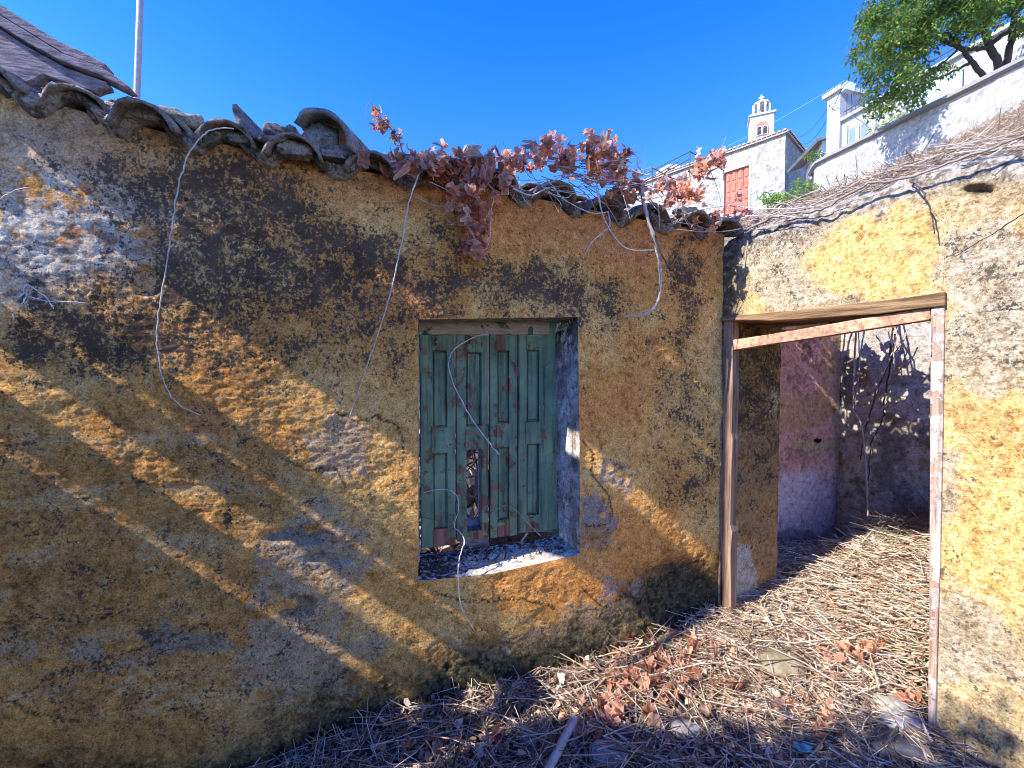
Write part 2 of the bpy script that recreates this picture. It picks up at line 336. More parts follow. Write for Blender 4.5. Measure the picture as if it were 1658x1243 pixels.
# colours of the pigments (linear)
OCH = (.80, .375, .090); OCH2 = (.88, .52, .17); ORG = (.76, .290, .080); BRN = (.31, .165, .055); MOLD = (.030, .024, .022)
GRY = (.40, .30, .19); WHT = (.60, .56, .50); GRN = (.055, .060, .028); PNK = (.72, .38, .32); SAND = (.45, .34, .20); LAV = (.74, .62, .64)
def jitter(A, Z, px, py, amp=45, seed=90):
    return px + amp*fbm(A*5, Z*5, seed, 4), py + amp*fbm(A*5, Z*5, seed+7, 4)
def main_base_py(px):                          # where the rubble meets the yellow wall
    return np.interp(px, [300, 430, 640, 806, 1000, 1150], [1330, 1243, 1150, 1110, 1060, 985])
def main_col(A, Z, px, py):
    x, y = jitter(A, Z, px, py)
    n1 = fbm(A*2.2, Z*2.2, 5, 5); n2 = fbm(A*9, Z*9, 6, 4); n3 = fbm(A*34, Z*34, 8, 3); n4 = fbm(A*75, Z*75, 9, 2)
    st = fbm(A*16, Z*2.4, 12, 3)               # vertical rain streaks
    c = np.zeros(A.shape+(3,)) + np.array(OCH)
    c = mixc(c, OCH2, sm(-.1, .35, n1+.3*n2)); c = mixc(c, ORG, sm(.05, .4, -n1+.3*n2)*.7)
    c = mixc(c, ORG, np.clip(blob(x, y, 1020, 960, 130, 90)+blob(x, y, 700, 300, 220, 50)+.8*blob(x, y, 1000, 350, 150, 60)+.6*blob(x, y, 330, 690, 120, 35), 0, 1)*.75)
    c = mixc(c, OCH2, np.clip(blob(x, y, 540, 640, 90, 60)+blob(x, y, 1130, 600, 60, 110)+blob(x, y, 600, 800, 90, 150)+blob(x, y, 1000, 760, 80, 60), 0, 1)*.7)
    c = mixc(c, (.62, .27, .10), sm(.34, .05, eave(A)-Z+.12*n1)*sm(-1.7, -1.2, A)*.75)
    # brown patina at lower left
    pat = blob(x, y, 120, 900, 330, 330)+.9*blob(x, y, 420, 1080, 280, 130)+.6*blob(x, y, 420, 780, 150, 120)
    c = mixc(c, BRN, np.clip(pat, 0, 1)*sm(-.45, .25, n2*.8+n3*.5+st*.3)*.75)
    c = mixc(c, (.50, .250, .080), np.clip(pat, 0, 1)*.45); c = mixc(c, (.62, .46, .23), np.clip(pat, 0, 1)*sm(.1, .35, fbm(A*4, Z*10, 17, 5)+.3*n3)*.5)
    # smooth grey brown top left, white scoured patch below
    c = mixc(c, (.38, .27, .19), np.clip(blob(x, y, 40, 210, 230, 75), 0, 1)*.9)
    c = mixc(c, (.66, .61, .50), np.clip(blob(x, y, 60, 380, 190, 90)*1.6, 0, 1)*sm(-.45, .05, n2+.5*n3)*.95)
    c = mixc(c, (.14, .14, .14), np.clip(1.3*blob(x, y, 60, 410, 170, 70), 0, 1)*sm(0, .25, fbm(A*12, Z*20, 41, 4))*.8)
    # exposed lighter plaster with sharp edges
    ex = .85*blob(x, y, 480, 1070, 120, 90)+.95*blob(x, y, 500, 900, 120, 80)+.8*blob(x, y, 540, 720, 60, 90)+1.0*blob(x, y, 1000, 990, 120, 35, -20)+.9*blob(x, y, 960, 835, 30, 60)+.6*blob(x, y, 130, 1060, 170, 60)+.5*blob(x, y, 300, 560, 160, 90)+.6*blob(x, y, 790, 1060, 160, 50)
    c = mixc(c, (.48, .34, .20), sm(.46, .62, ex+.55*n2+.2*n3)*.8)
    c = mixc(c, GRY, sm(.50, .72, ex*.8+.8*fbm(A*5, Z*7, 15, 5)+.35*n3)*.38)
    for (cx, cy, rx, ry, cc) in ((480, 872, 60, 14, (.19, .17, .15)), (530, 905, 45, 10, (.28, .24, .20)), (480, 985, 36, 22, (.17, .13, .10)), (300, 1040, 60, 20, (.25, .22, .17)),
                                 (970, 832, 26, 26, (.27, .24, .23)), (958, 868, 28, 24, (.42, .22, .10)), (1000, 775, 16, 24, (.28, .24, .2)), (1030, 960, 45, 18, (.38, .33, .30))):
        c = mixc(c, cc, sm(.40, .50, blob(px+70*n2+30*n3, py+30*n1+26*n2+16*n3, cx, cy, rx*1.1, ry*1.1)+.15*n4)*.75)
    # black mould: dense under the eave and streaking down
    D = (1.15*blob(x, y, 260, 300, 170, 90)+1.15*blob(x, y, 430, 350, 150, 110)+.7*blob(x, y, 600, 440, 170, 75)+.9*blob(x, y, 280, 450, 260, 80)+.55*blob(x, y, 780, 440, 130, 50)
         + .95*blob(x, y, 900, 470, 170, 55)+.8*blob(x, y, 740, 340, 50, 50)+1.25*blob(x, y, 1112, 430, 22, 130)+.75*blob(x, y, 1090, 640, 40, 110)+.6*blob(x, y, 1140, 700, 25, 140)
         + .9*blob(x, y, 190, 540, 160, 60)+.75*blob(x, y, 60, 560, 120, 50)+.6*blob(x, y, 620, 540, 90, 60)+.45*blob(x, y, 330, 600, 200, 80)+.5*blob(x, y, 870, 1060, 160, 50)+.35*blob(x, y, 1000, 520, 90, 60)
         + .45*blob(x, y, 60, 760, 150, 60)+.4*blob(x, y, 260, 880, 150, 60)+.5*blob(x, y, 1100, 800, 60, 60)+.35*blob(x, y, 480, 560, 200, 60))
    D = D*(1-.8*np.clip(blob(px, py, 640, 320, 120, 45)+blob(px, py, 1000, 370, 110, 40)+blob(px, py, 1150, 560, 30, 80), 0, 1))
    c = mixc(c, BRN, sm(.1, 1.0, D)*.25)
    D = D*(1-.6*blob(x, y, 50, 370, 170, 80))
    alpha_ = np.clip(D*.66+.26*n2+.10*n1+.22*st, 0, .86)
    tex = .5*fbm(A*22, Z*22, 51, 4, .72)+.42*n4+.35*n2+.22*st
    mm = sm(.0, .20, tex + (D-.62)*.85)
    # algae at the foot
    h = (main_base_py(px)-py)/np.clip(1.9/np.clip(1.9+.3*A, .5, 4), .3, 4)
    g = sm(150, 10, h+70*n1+45*n2+40*n3 - 60*blob(px, py, 1080, 950, 90, 60) + 40*blob(px, py, 650, 1150, 100, 60))
    gc = np.zeros(A.shape+(3,)) + np.array(GRN); gc = mixc(gc, (.14, .13, .05), sm(-.1, .3, n3+n4*.6))
    gc = mixc(gc, (.022, .022, .018), sm(0, .3, -n3-n4*.5))
    gm = (g*sm(-.55, .0, n3+.9*g-.4))
    c = c*(1-gm[..., None]) + gc*gm[..., None]
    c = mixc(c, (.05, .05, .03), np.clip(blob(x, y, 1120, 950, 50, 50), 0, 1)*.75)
    # small pale flecks
    c = mixc(c, (.62, .48, .28), sm(.33, .42, n4*.7+n3*.4)*.25)
    # hairline cracks
    for k, (pts) in enumerate(([(0, 1130), (26, 1138), (72, 1100), (160, 1070), (240, 1045), (330, 1010)], [(26, 1138), (45, 1152), (100, 1160), (130, 1165)], [(310, 570), (308, 600), (290, 610)], [(545, 668), (580, 682), (612, 676), (645, 690), (655, 720), (648, 760)], [(945, 715), (962, 735), (958, 768), (984, 800), (992, 832), (972, 852), (948, 850)], [(455, 742), (500, 762), (545, 758), (560, 790)], [(945, 955), (978, 985), (1010, 962), (1052, 975), (1092, 930), (1140, 905)], [(0, 1012), (60, 1000), (140, 1010), (210, 985)], [(880, 430), (905, 455), (900, 490), (925, 505)], [(700, 960), (760, 975), (840, 968), (900, 985)])):
        q = np.array(pts, float); dm = np.full(A.shape, 99.)
        for i in range(len(q)-1):
            e = q[i+1]-q[i]; xx = px+5*n3+4*n4; yy = py+7*n3+5*n4; t = np.clip(((xx-q[i][0])*e[0]+(yy-q[i][1])*e[1])/(e@e), 0, 1)
            dm = np.minimum(dm, np.hypot(xx-q[i][0]-t*e[0], yy-q[i][1]-t*e[1]))
        c = mixc(c, (.03, .02, .015), sm(2.4, .6, dm)*.85)
    alpha_ = np.maximum(alpha_, .8*gm*sm(-.3, .3, n3)); alpha_ = np.maximum(alpha_, .30*np.clip(pat, 0, 1)+.2*n2)
    return np.concatenate([c, alpha_[..., None]], -1)
def main_disp(A, Z, px, py):
    d = relief(A, Z, .8, 3)
    rough = np.clip(blob(px, py, 60, 380, 230, 120)+blob(px, py, 430, 600, 260, 130)+blob(px, py, 560, 800, 160, 160)+blob(px, py, 150, 750, 250, 200)+.6*blob(px, py, 1060, 850, 150, 120), 0, 1)
    d = d + rough*(.0045*fbm(A*22, Z*38, 71, 4, .72)+.005*np.abs(fbm(A*9, Z*20, 72, 5, .68)))
    d = d + .010*fbm(A*3, Z*4, 75, 3)*rough
    for (cx, cy, rx, ry, h) in ((480, 868, 62, 14, -.014), (530, 905, 40, 9, -.010), (480, 985, 34, 20, -.012), (240, 455, 26, 26, -.02), (298, 322, 5, 4, -.02), (1100, 960, 60, 60, -.02)):
        d = d + h*sm(.3, .55, blob(px+9*fbm(A*12, Z*12, 77, 2), py, cx, cy, rx, ry))
    return d
def eave(s):                                   # eave height above the eye along the wall
    return np.interp(s, [-2.6, -1.784, -1.35, -1.11, -.88, -.585, -.325, .43, .93, 1.3], [1.02, .965, .905, .885, .870, .850, .865, .805, .775, .76])
WIN = [MW.hit(677, 517), MW.hit(936, 513), MW.hit(940, 897), MW.hit(800, 928), MW.hit(677, 941)]
house = empty('ruined_house', 'ruined ochre plastered house with scalloped tile eave and green shutters', 'house', None, (0, 2, 0))
def to_parent(o, parent):                      # vertices are in world coordinates: compensate the empty's offset
    o.parent = parent; o.matrix_parent_inverse = mathutils.Matrix.Translation(parent.location).inverted(); return o
def mobj(name, me, parent=None, **k):
    o = bpy.data.objects.new(name, me); link(o)
    if parent is not None: to_parent(o, parent)
    return tag(o, **k)
mobj('wall', wall_mesh('wall', MW, -2.4, 1.195, -1.85, lambda s: eave(s)-.03, .0058, main_disp, main_col, [WIN]), house)
# wall body behind the skin keeps light out
mb = MB()
def wslab(s0, s1, z0, z1, d0=-.03, d1=-.42, pl=MW):
    mb.prism([pl.pt(s0, z0, d0), pl.pt(s1, z0, d0), pl.pt(s1, z1, d0), pl.pt(s0, z1, d0)], pl.n*(d1-d0))
wslab(-2.38, WIN[0][0]-.03, -2.0, .80); wslab(WIN[1][0]+.04, 1.17, -2.0, .72); wslab(WIN[0][0]-.03, WIN[1][0]+.04, WIN[0][1]+.05, .75, -.03, -.42); wslab(WIN[0][0]-.03, WIN[1][0]+.04, -2.0, WIN[4][1]-.06)
mb.cur = GRY
o = mb.build('masonry_core', M['plaster']); to_parent(o, house)
# ------------------------------------------------------------------ window recess
RD = -.21
def quad_sheet(name, A0, A1, B0, B1, n1, n2, colf, parent, amp=.003, seed=0, mat=None):
    """sheet between edge A0-A1 (outer) and B0-B1 (inner)"""
    A0, A1, B0, B1 = map(lambda q: np.array(q, float), (A0, A1, B0, B1))
    u = np.linspace(0, 1, n1)[:, None, None]; v = np.linspace(0, 1, n2)[None, :, None]
    P = (A0*(1-u)+A1*u)*(1-v) + (B0*(1-u)+B1*u)*v
    nrm = np.cross(A1-A0, B0-A0); nrm /= np.linalg.norm(nrm)
    Lu = np.linalg.norm(A1-A0); Lv = np.linalg.norm(B0-A0)
    a = (u*Lu)[..., 0]+0*v[..., 0]; b = (v*Lv)[..., 0]+0*u[..., 0]
    d = amp*(fbm(a*8, b*8, seed, 4)*1.5)+amp*.8*fbm(a*40, b*40, seed+3, 3); fd = sm(0, .01, v[..., 0]*Lv)+0*a
    P = P + nrm*(d*fd)[..., None]
    px, py = proj(P); C = colf(a, b, px, py)
    idx = np.arange(n1*n2).reshape(n1, n2); Fc = np.stack([idx[:-1, :-1].ravel(), idx[1:, :-1].ravel(), idx[1:, 1:].ravel(), idx[:-1, 1:].ravel()], 1)
    return mobj(name, mesh_np(name, P.reshape(-1, 3), Fc, mat or M['plaster'], C.reshape(-1, C.shape[-1])), parent)
iTL, iTR, iBR, iBL = MW.P(679, 541, RD), MW.P(897, 541, RD), MW.P(905, 868, RD), MW.P(679, 903, RD)
wTL, wTR, wBR, wBM, wBL = [MW.pt(*h) for h in WIN]
def col_reveal(a, b, px, py):
    c = np.zeros(a.shape+(3,))+np.array((.74, .70, .64)); n = fbm(a*6, b*10, 3, 5); n2 = fbm(a*30, b*40, 4, 3)
    c = mixc(c, (.42, .39, .35), sm(.05, .12, n+.2*n2)); c = mixc(c, (.80, .80, .81), sm(.1, .16, -n+.15*n2)*.8)
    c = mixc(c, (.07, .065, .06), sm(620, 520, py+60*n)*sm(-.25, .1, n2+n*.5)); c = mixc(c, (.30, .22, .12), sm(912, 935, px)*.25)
    c = mixc(c, (.05, .045, .04), sm(.26, .34, np.abs(fbm(a*20, b*9, 44, 4)))*.4); return c
def col_sill(a, b, px, py):
    n = fbm(a*7, b*7, 13, 5); n2 = fbm(a*45, b*45, 14, 3)
    c = np.zeros(a.shape+(3,))+np.array((.58, .53, .47)); c = mixc(c, (.74, .68, .60), sm(.04, .0, b)*.8)
    c = mixc(c, (.09, .075, .065), sm(.05, .3, .5*n+.8*n2+.5*sm(790, 690, px)-.15)); c = mixc(c, (.045, .035, .03), sm(.11, .2, b)*sm(-.1, .1, n2)); return c
def col_top(a, b, px, py):
    n = fbm(a*20, b*60, 23, 5); c = np.zeros(a.shape+(3,))+np.array((.28, .24, .20)); return mixc(c, (.52, .47, .40), sm(0, .25, n))
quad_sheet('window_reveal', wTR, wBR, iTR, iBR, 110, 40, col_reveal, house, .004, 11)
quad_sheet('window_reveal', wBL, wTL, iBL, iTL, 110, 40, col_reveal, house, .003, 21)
quad_sheet('window_head', wTL, wTR, iTL+np.array([0, 0, .058]), iTR+np.array([0, 0, .058]), 90, 40, col_top, house, .003, 31, M['plaster'])
quad_sheet('window_sill', wBM, wBL, (iBL+iBR)/2+.0*U, iBL, 60, 44, col_sill, house, .006, 41)
quad_sheet('window_sill', wBR, wBM, iBR, (iBL+iBR)/2, 60, 44, col_sill, house, .006, 43)
# debris on the sill
rnd = random.Random(5); mb = MB()
for i in range(260):
    f = rnd.random()**1.6; g = rnd.random()*.8+.15
    p = (np.array(wBL)*(1-f)+np.array(wBR)*f)*(1-g)+(np.array(iBL)*(1-f)+np.array(iBR)*f)*g + np.array([0, 0, .008])
    if f > .3 and f < .55: p = p+np.array([0, 0, .004])
    r = rnd.uniform(.002, .007); k = rnd.choice([(.05, .04, .035), (.10, .08, .06), (.35, .30, .25), (.03, .03, .03), (.2, .13, .08)]); mb.cur = k
    q = [np.array([rnd.gauss(0, 1) for _ in range(3)]) for _ in range(3)]; q = [v/np.linalg.norm(v) for v in q]
    mb.box(p, q[0]*r*rnd.uniform(.5, 3), q[1]*r*.6, q[2]*r*.4)
o = mb.build('sill_debris', M['soil']); to_parent(o, house); o['kind'] = 'stuff'
# ------------------------------------------------------------------ shutters
def spt(px, py, d=0): return MW.P(px, py, RD+d)
def slab(b, px0, py0, px1, py1, d0, d1, inset=0):
    """block seen at those pixel corners on the shutter plane; the slope of the courses follows the plane"""
    s0, z1 = MW.hit(px0, py0, RD); s1, z0 = MW.hit(px1, py1, RD)
    b.prism([MW.pt(s0, z0, RD+d0), MW.pt(s1, z0, RD+d0), MW.pt(s1, z1, RD+d0), MW.pt(s0, z1, RD+d0)], MW.n*(d1-d0))
_s = lambda cx: 640+cx*.3864
_t = lambda cy: 480+cy*.3864
leaves = [   # stile/panel x ranges in the enlarged crop
    dict(x0=98, x1=246, pu=(152, 206, 228, 545), mid=(545, 650), pl=(160, 213, 650, 962), bot=1035, hole=None, peel=.0),
    dict(x0=249, x1=384, pu=(294, 346, 235, 540), mid=(540, 636), pl=(294, 356, 636, 972), bot=1010, hole=1, peel=-.03),
    dict(x0=387, x1=503, pu=(420, 466, 228, 527), mid=(527, 625), pl=(424, 468, 625, 925), bot=995, hole=None, peel=-.02),
    dict(x0=506, x1=626, pu=(542, 592, 225, 520), mid=(520, 612), pl=(544, 592, 612, 905), bot=975, hole=None, peel=.03)]
def zc(x, y): return MW.hit(_s(x), _t(y), RD)
for li, lf in enumerate(leaves):
    sh = MB(); P_ = lf['peel']
    a0 = zc(lf['x0'], 160)[0]; a1 = zc(lf['x1'], 160)[0]; top = zc((lf['x0']+lf['x1'])/2, 163)[1]; bot = zc((lf['x0']+lf['x1'])/2, lf['bot'])[1]
    p0 = zc(lf['pu'][0], 200)[0]; p1 = zc(lf['pu'][1], 200)[0]; q0 = zc(lf['pl'][0], 800)[0]; q1 = zc(lf['pl'][1], 800)[0]
    xm = (lf['x0']+lf['x1'])/2
    zu = zc(xm, lf['pu'][2])[1]; zm1 = zc(xm, lf['mid'][0])[1]; zm0 = zc(xm, lf['mid'][1])[1]; zl = zc(xm, lf['pl'][3])[1]
    pm0 = min(p0, q0); pm1 = max(p1, q1)
    tilt = (.006, -.004, .003, 0)[li]
    def bx(b, s0, s1, z0, z1, d0, d1, nseg=1):
        zs = np.linspace(z0, z1, nseg+1)
        for i in range(nseg):
            b.prism([MW.pt(s0, zs[i], RD+d0+tilt), MW.pt(s1, zs[i], RD+d0+tilt), MW.pt(s1, zs[i+1], RD+d0+tilt), MW.pt(s0, zs[i+1], RD+d0+tilt)], MW.n*(d1-d0))
    g = .0022
    sh.cur = (P_, 0, 0)
    bx(sh, a0+g, pm0, bot, top, 0, .036); bx(sh, pm1, a1-g, bot, top, 0, .036)
    sh.cur = (P_-.06, 0, 0)
    bx(sh, pm0-.004, pm1+.004, zu, top-.002, .001, .041)          # top rail
    sh.cur = (P_-.03, 0, 0); bx(sh, pm0-.008, pm1+.008, zm0, zm1, .001, .042)  # middle rail
    sh.cur = (P_-.14, 0, 0); bx(sh, pm0-.004, pm1+.004, bot+.002, zl, .001, .040)   # bottom rail
    o = sh.build('shutter', M['green'])
    to_parent(o, house); bevel(o, .003, 2)
    if li == 1: o['label'] = 'green shutter leaf missing its lower panel'
    def panel(s0, s1, z0, z1, pe):
        b = MB(); b.cur = (pe, 0, 0)
        b.prism([MW.pt(s0-.004, z0-.004, RD+.006+tilt), MW.pt(s1+.004, z0-.004, RD+.006+tilt), MW.pt(s1+.004, z1+.004, RD+.006+tilt), MW.pt(s0-.004, z1+.004, RD+.006+tilt)], MW.n*.007)
        i = .010
        lo = [MW.pt(s0+.003, z0+.003, RD+.0132+tilt), MW.pt(s1-.003, z0+.003, RD+.0132+tilt), MW.pt(s1-.003, z1-.003, RD+.0132+tilt), MW.pt(s0+.003, z1-.003, RD+.0132+tilt)]
        hi = [MW.pt(s0+i, z0+i, RD+.024+tilt), MW.pt(s1-i, z0+i, RD+.024+tilt), MW.pt(s1-i, z1-i, RD+.024+tilt), MW.pt(s0+i, z1-i, RD+.024+tilt)]
        b.add(lo+hi, [(4, 5, 6, 7), (0, 1, 5, 4), (1, 2, 6, 5), (2, 3, 7, 6), (3, 0, 4, 7)])
        q = b.build('panel', M['green']); q.parent = o; q.matrix_parent_inverse = mathutils.Matrix.Identity(4)
    panel(pm0, pm1, zm1, zu, P_+.02)
    if not lf['hole']: panel(pm0, pm1, zl, zm0, P_+.01)
    for hz in (.82, .18):
        b = MB(); hc = MW.pt(a1 if li in (0, 2) else a0+.002, bot+(top-bot)*hz, RD+.036+tilt); b.cur = (.1, .1, .09)
        b.tube([hc-np.array([0, 0, .024]), hc+np.array([0, 0, .024])], .0045, 8); q = b.build('hinge', M['metal']); q.parent = o; q.matrix_parent_inverse = mathutils.Matrix.Identity(4)
def fr(name, pts, d0, d1, mat, cur=(0, 0, 0), bev=.003):
    b = MB(); b.cur = cur; b.prism([MW.P(x, y, RD+d1) for x, y in pts], MW.n*(d0-d1)); o = b.build(name, mat); to_parent(o, house); return bevel(o, bev)
fr('window_frame', [(676, 519), (890, 519), (890, 541.5), (676, 541.5)], .0, .045, M['header'], (0, 0, 0))
fr('window_frame', [(882, 519), (899, 519), (903, 856), (882, 860)], -.01, .034, M['green'], (.05, 0, 0))
fr('window_frame', [(672, 541), (678, 541), (678, 900), (672, 900)], -.01, .040, M['green'], (.0, 0, 0))
fr('window_frame', [(672, 502), (905, 502), (905, 519), (672, 519)], -.02, .06, M['lintel'])
# inner sash seen through the missing panel, with blue grey scrap
fr('inner_sash', [(776, 700), (787, 700), (787, 860), (776, 860)], -.09, -.05, M['greywood'])
fr('inner_sash', [(745, 840), (790, 842), (790, 856), (745, 856)], -.09, -.05, M['greywood'])
fr('inner_sash', [(745, 855), (792, 855), (792, 885), (745, 885)], -.04, -.02, M['greywood'])
# a sunlit heap of bricks and twigs inside the roofless room
mb = MB(); rnd = random.Random(3)
for i in range(70):
    p = MW.pt(-.16+rnd.gauss(0, .35), -.95+rnd.uniform(-.55, .55), -1.5+rnd.gauss(0, .2)); mb.cur = rnd.choice([(.5, .38, .33), (.36, .24, .2), (.62, .5, .46), (.3, .2, .17)])
    q = [np.array([rnd.gauss(0, 1) for _ in range(3)]) for _ in range(3)]; q = [v/np.linalg.norm(v) for v in q]; mb.box(p, q[0]*.09, q[1]*.05, q[2]*.04)
for i in range(120):
    p = MW.pt(-.16+rnd.gauss(0, .4), -.7+rnd.uniform(-.6, .6), -1.15+rnd.gauss(0, .15)); q = np.array([rnd.gauss(0, .25) for _ in range(3)]); mb.cur = rnd.choice([(.12, .08, .07), (.4, .33, .3)])
    mb.tube([p-q, p+q*.2+np.array([.02, 0, .03]), p+q], .006, 4)
tag(mb.build('rubble_heap', M['rock']), 'pinkish rubble and twigs seen inside through the broken shutter', 'rubble', kind='stuff')
# ------------------------------------------------------------------ eave: barrel tiles in mortar
def barrel(name, c, axis, r0, r1, ln, up=True, th=.014, seed=0, nseg=9, nl=7, broken=True, flat=.92, mat=None, col=None):
    """half-barrel tile; c = front end centre of the arc, axis = direction into the roof"""
    rnd = random.Random(seed); axis = np.array(axis, float); axis /= np.linalg.norm(axis)
    side = np.cross(axis, [0, 0, 1]); side /= np.linalg.norm(side); upv = np.cross(side, axis); sg = 1 if up else -1
    vs = []; cs = []
    for layer in (0, 1):
        for i in range(nl+1):
            f = i/nl; r = r0+(r1-r0)*f - layer*th
            for k in range(nseg+1):
                a = math.pi*(.04+.92*k/nseg)
                fr_ = 0
                if i == 0 and broken: fr_ = .008*math.sin(k*1.3+seed)+rnd.uniform(-.010, .012)
                w_ = 1+.012*math.sin(a*3+seed)+rnd.uniform(-.006, .006)
                vs.append(np.array(c)+axis*(ln*f+fr_*(1-f))+side*math.cos(a)*r*w_+sg*upv*math.sin(a)*r*flat*w_)
                base = np.array(col or (.30, .235, .19)); n = rnd.random()
                cs.append(base*rnd.uniform(.6, 1.2) if n < .8 else np.array((.34, .31, .27))*rnd.uniform(.6, 1.1))
    m = (nl+1)*(nseg+1); fs = []
    I = lambda l, i, k: l*m+i*(nseg+1)+k
    for i in range(nl):
        for k in range(nseg):
            fs.append((I(0, i, k), I(0, i, k+1), I(0, i+1, k+1), I(0, i+1, k))); fs.append((I(1, i, k), I(1, i+1, k), I(1, i+1, k+1), I(1, i, k+1)))
        fs.append((I(0, i, 0), I(0, i+1, 0), I(1, i+1, 0), I(1, i, 0))); fs.append((I(0, i, nseg), I(1, i, nseg), I(1, i+1, nseg), I(0, i+1, nseg)))
    for k in range(nseg):
        fs.append((I(0, 0, k), I(1, 0, k), I(1, 0, k+1), I(0, 0, k+1))); fs.append((I(0, nl, k), I(0, nl, k+1), I(1, nl, k+1), I(1, nl, k)))
    me = bpy.data.meshes.new(name); me.from_pydata([tuple(v) for v in vs], [], fs); me.update()
    a = me.color_attributes.new('Col', 'FLOAT_COLOR', 'POINT'); a.data.foreach_set('color', np.array([list(c_)+[1] for c_ in cs], np.float32).ravel())
    me.materials.append(mat or M['tile']); me.polygons.foreach_set('use_smooth', [True]*len(me.polygons))
    return me
ROOF = (-N)*math.cos(R(15)) + np.array([0, 0, math.sin(R(15))])
COV = [-2.58, -2.32, -2.06, -1.81, -1.58, -1.351, -1.110, -.881, -.600, -.335, -.075, .18, .435, .69, .935, 1.13]
rnd = random.Random(11)
for i, s in enumerate(COV):
    ov = .095 if s > -1.5 else .07
    sg = (rnd.uniform(-.012, .012), rnd.uniform(-.01, .01))
    for row in range(3):
        zc_ = float(eave(s))-.078 + row*.33*math.sin(R(15))+row*.012 + (.0 if row == 0 else .02)
        c = MW.pt(s+sg[0], zc_+sg[1], ov-.012 - row*.33*math.cos(R(15)) + rnd.uniform(-.015, .015))
        ax = ROOF + U*rnd.uniform(-.05, .05)
        mobj('roof_tile', barrel('roof_tile', c, ax, .105, .088, .40, True, seed=i*7+row), house)
    if i < len(COV)-1:
        s2 = (s+COV[i+1])/2
        for row in range(2):
            zc_ = float(eave(s2))+.012 + row*.33*math.sin(R(15))
            c = MW.pt(s2, zc_, ov-.055 - row*.33*math.cos(R(15)) + rnd.uniform(-.015, .01))
            mobj('roof_tile', barrel('roof_tile', c, ROOF+U*rnd.uniform(-.03, .03), .098, .085, .40, False, seed=i*13+row+100, col=(.15, .125, .11)), house)
# mortar bedding: a scalloped, lumpy fillet that follows the underside of the tiles
def scallop(s):
    s = np.asarray(s, float); z = np.full(s.shape, 9.)
    up = np.full(s.shape, -9.)
    for c in COV: q = np.clip(1-((s-c)/.098)**2, 0, 1); up = np.maximum(up, np.where(np.abs(s-c) < .098, np.sqrt(q)*.085, -9))
    base = -.078-.02*np.ones_like(s)
    return eave(s)+np.where(up > -5, base+up, base)
ns, nq = 1100, 44
S = np.linspace(-2.7, 1.21, ns); Q = np.linspace(0, 1, nq)
A = np.repeat(S[:, None], nq, 1); V = np.repeat(Q[None, :], ns, 0)
ph = np.interp(S, COV, np.arange(len(COV))); zlow = (eave(S)-.048+.045*np.cos(2*math.pi*ph)+.006*fbm(S*20, S*0, 81, 4))[:, None]; zhigh = (eave(S)+.014+.012*np.cos(2*math.pi*ph)+.014*fbm(S*4, S*0+3, 80, 4))[:, None]
Zm = zlow*(1-V)+zhigh*V
D = .008+.042*np.sin(np.clip(V*1.1, 0, 1)*math.pi)**.7 + .010*fbm(A*12, Zm*16, 82, 4)-.006*sm(.1, .12, fbm(A*9, Zm*14, 87, 3))+.004*np.abs(fbm(A*40, Zm*40, 83, 3))
for k_, (th_, h_) in enumerate(((-.1, .006), (.02, .007), (.12, .008), (.22, .006))): D = D-h_*sm(th_, th_+.012, fbm(A*9+k_, Zm*15, 88, 4, .6))
D = np.where(V > .93, D-.05, D); D[:, 0] = -.03
P = MW.pt(A, Zm, D)
n1 = fbm(A*8, Zm*12, 84, 4); n2 = fbm(A*40, Zm*40, 85, 3)
C = np.zeros(A.shape+(3,))+np.array((.38, .31, .26)); C = mixc(C, (.12, .10, .09), sm(.05, .2, n1+.5*n2)*.85); C = mixc(C, (.42, .36, .31), sm(.2, .35, -n1+.5*n2)*.6); C = mixc(C, (.45, .26, .19), sm(.25, .4, fbm(A*5, Zm*9, 86, 3))*.4)
idx = np.arange(ns*nq).reshape(ns, nq); Fc = np.stack([idx[:-1, :-1].ravel(), idx[1:, :-1].ravel(), idx[1:, 1:].ravel(), idx[:-1, 1:].ravel()], 1)
mobj('mortar_bedding', mesh_np('mortar', P.reshape(-1, 3), Fc, M['tile'], C.reshape(-1, 3)), house)
# roof deck under the tiles
mb = MB(); mb.cur = (.08, .06, .05)
def deck(s0, s1):
    a = MW.pt(s0, float(eave(s0))-.035, -.05); b = MW.pt(s1, float(eave(s1))-.035, -.05); mb.prism([a, b, b+ROOF*1.0, a+ROOF*1.0], (0, 0, -.03))
deck(-2.7, -.3); deck(-.3, 1.15)
b2 = MB(); b2.cur = (.08, .06, .05); a_ = MW.pt(.2, .86, -.9); c_ = MW.pt(1.6, .84, -.9); b2.prism([a_, c_, c_-N*.55, a_-N*.55], (0, 0, -.03)); to_parent(b2.build('roof_deck', M['lintel']), house)  # unseen rear piece, added to keep sun off the pink wall
o = mb.build('roof_deck', M['lintel']); to_parent(o, house)
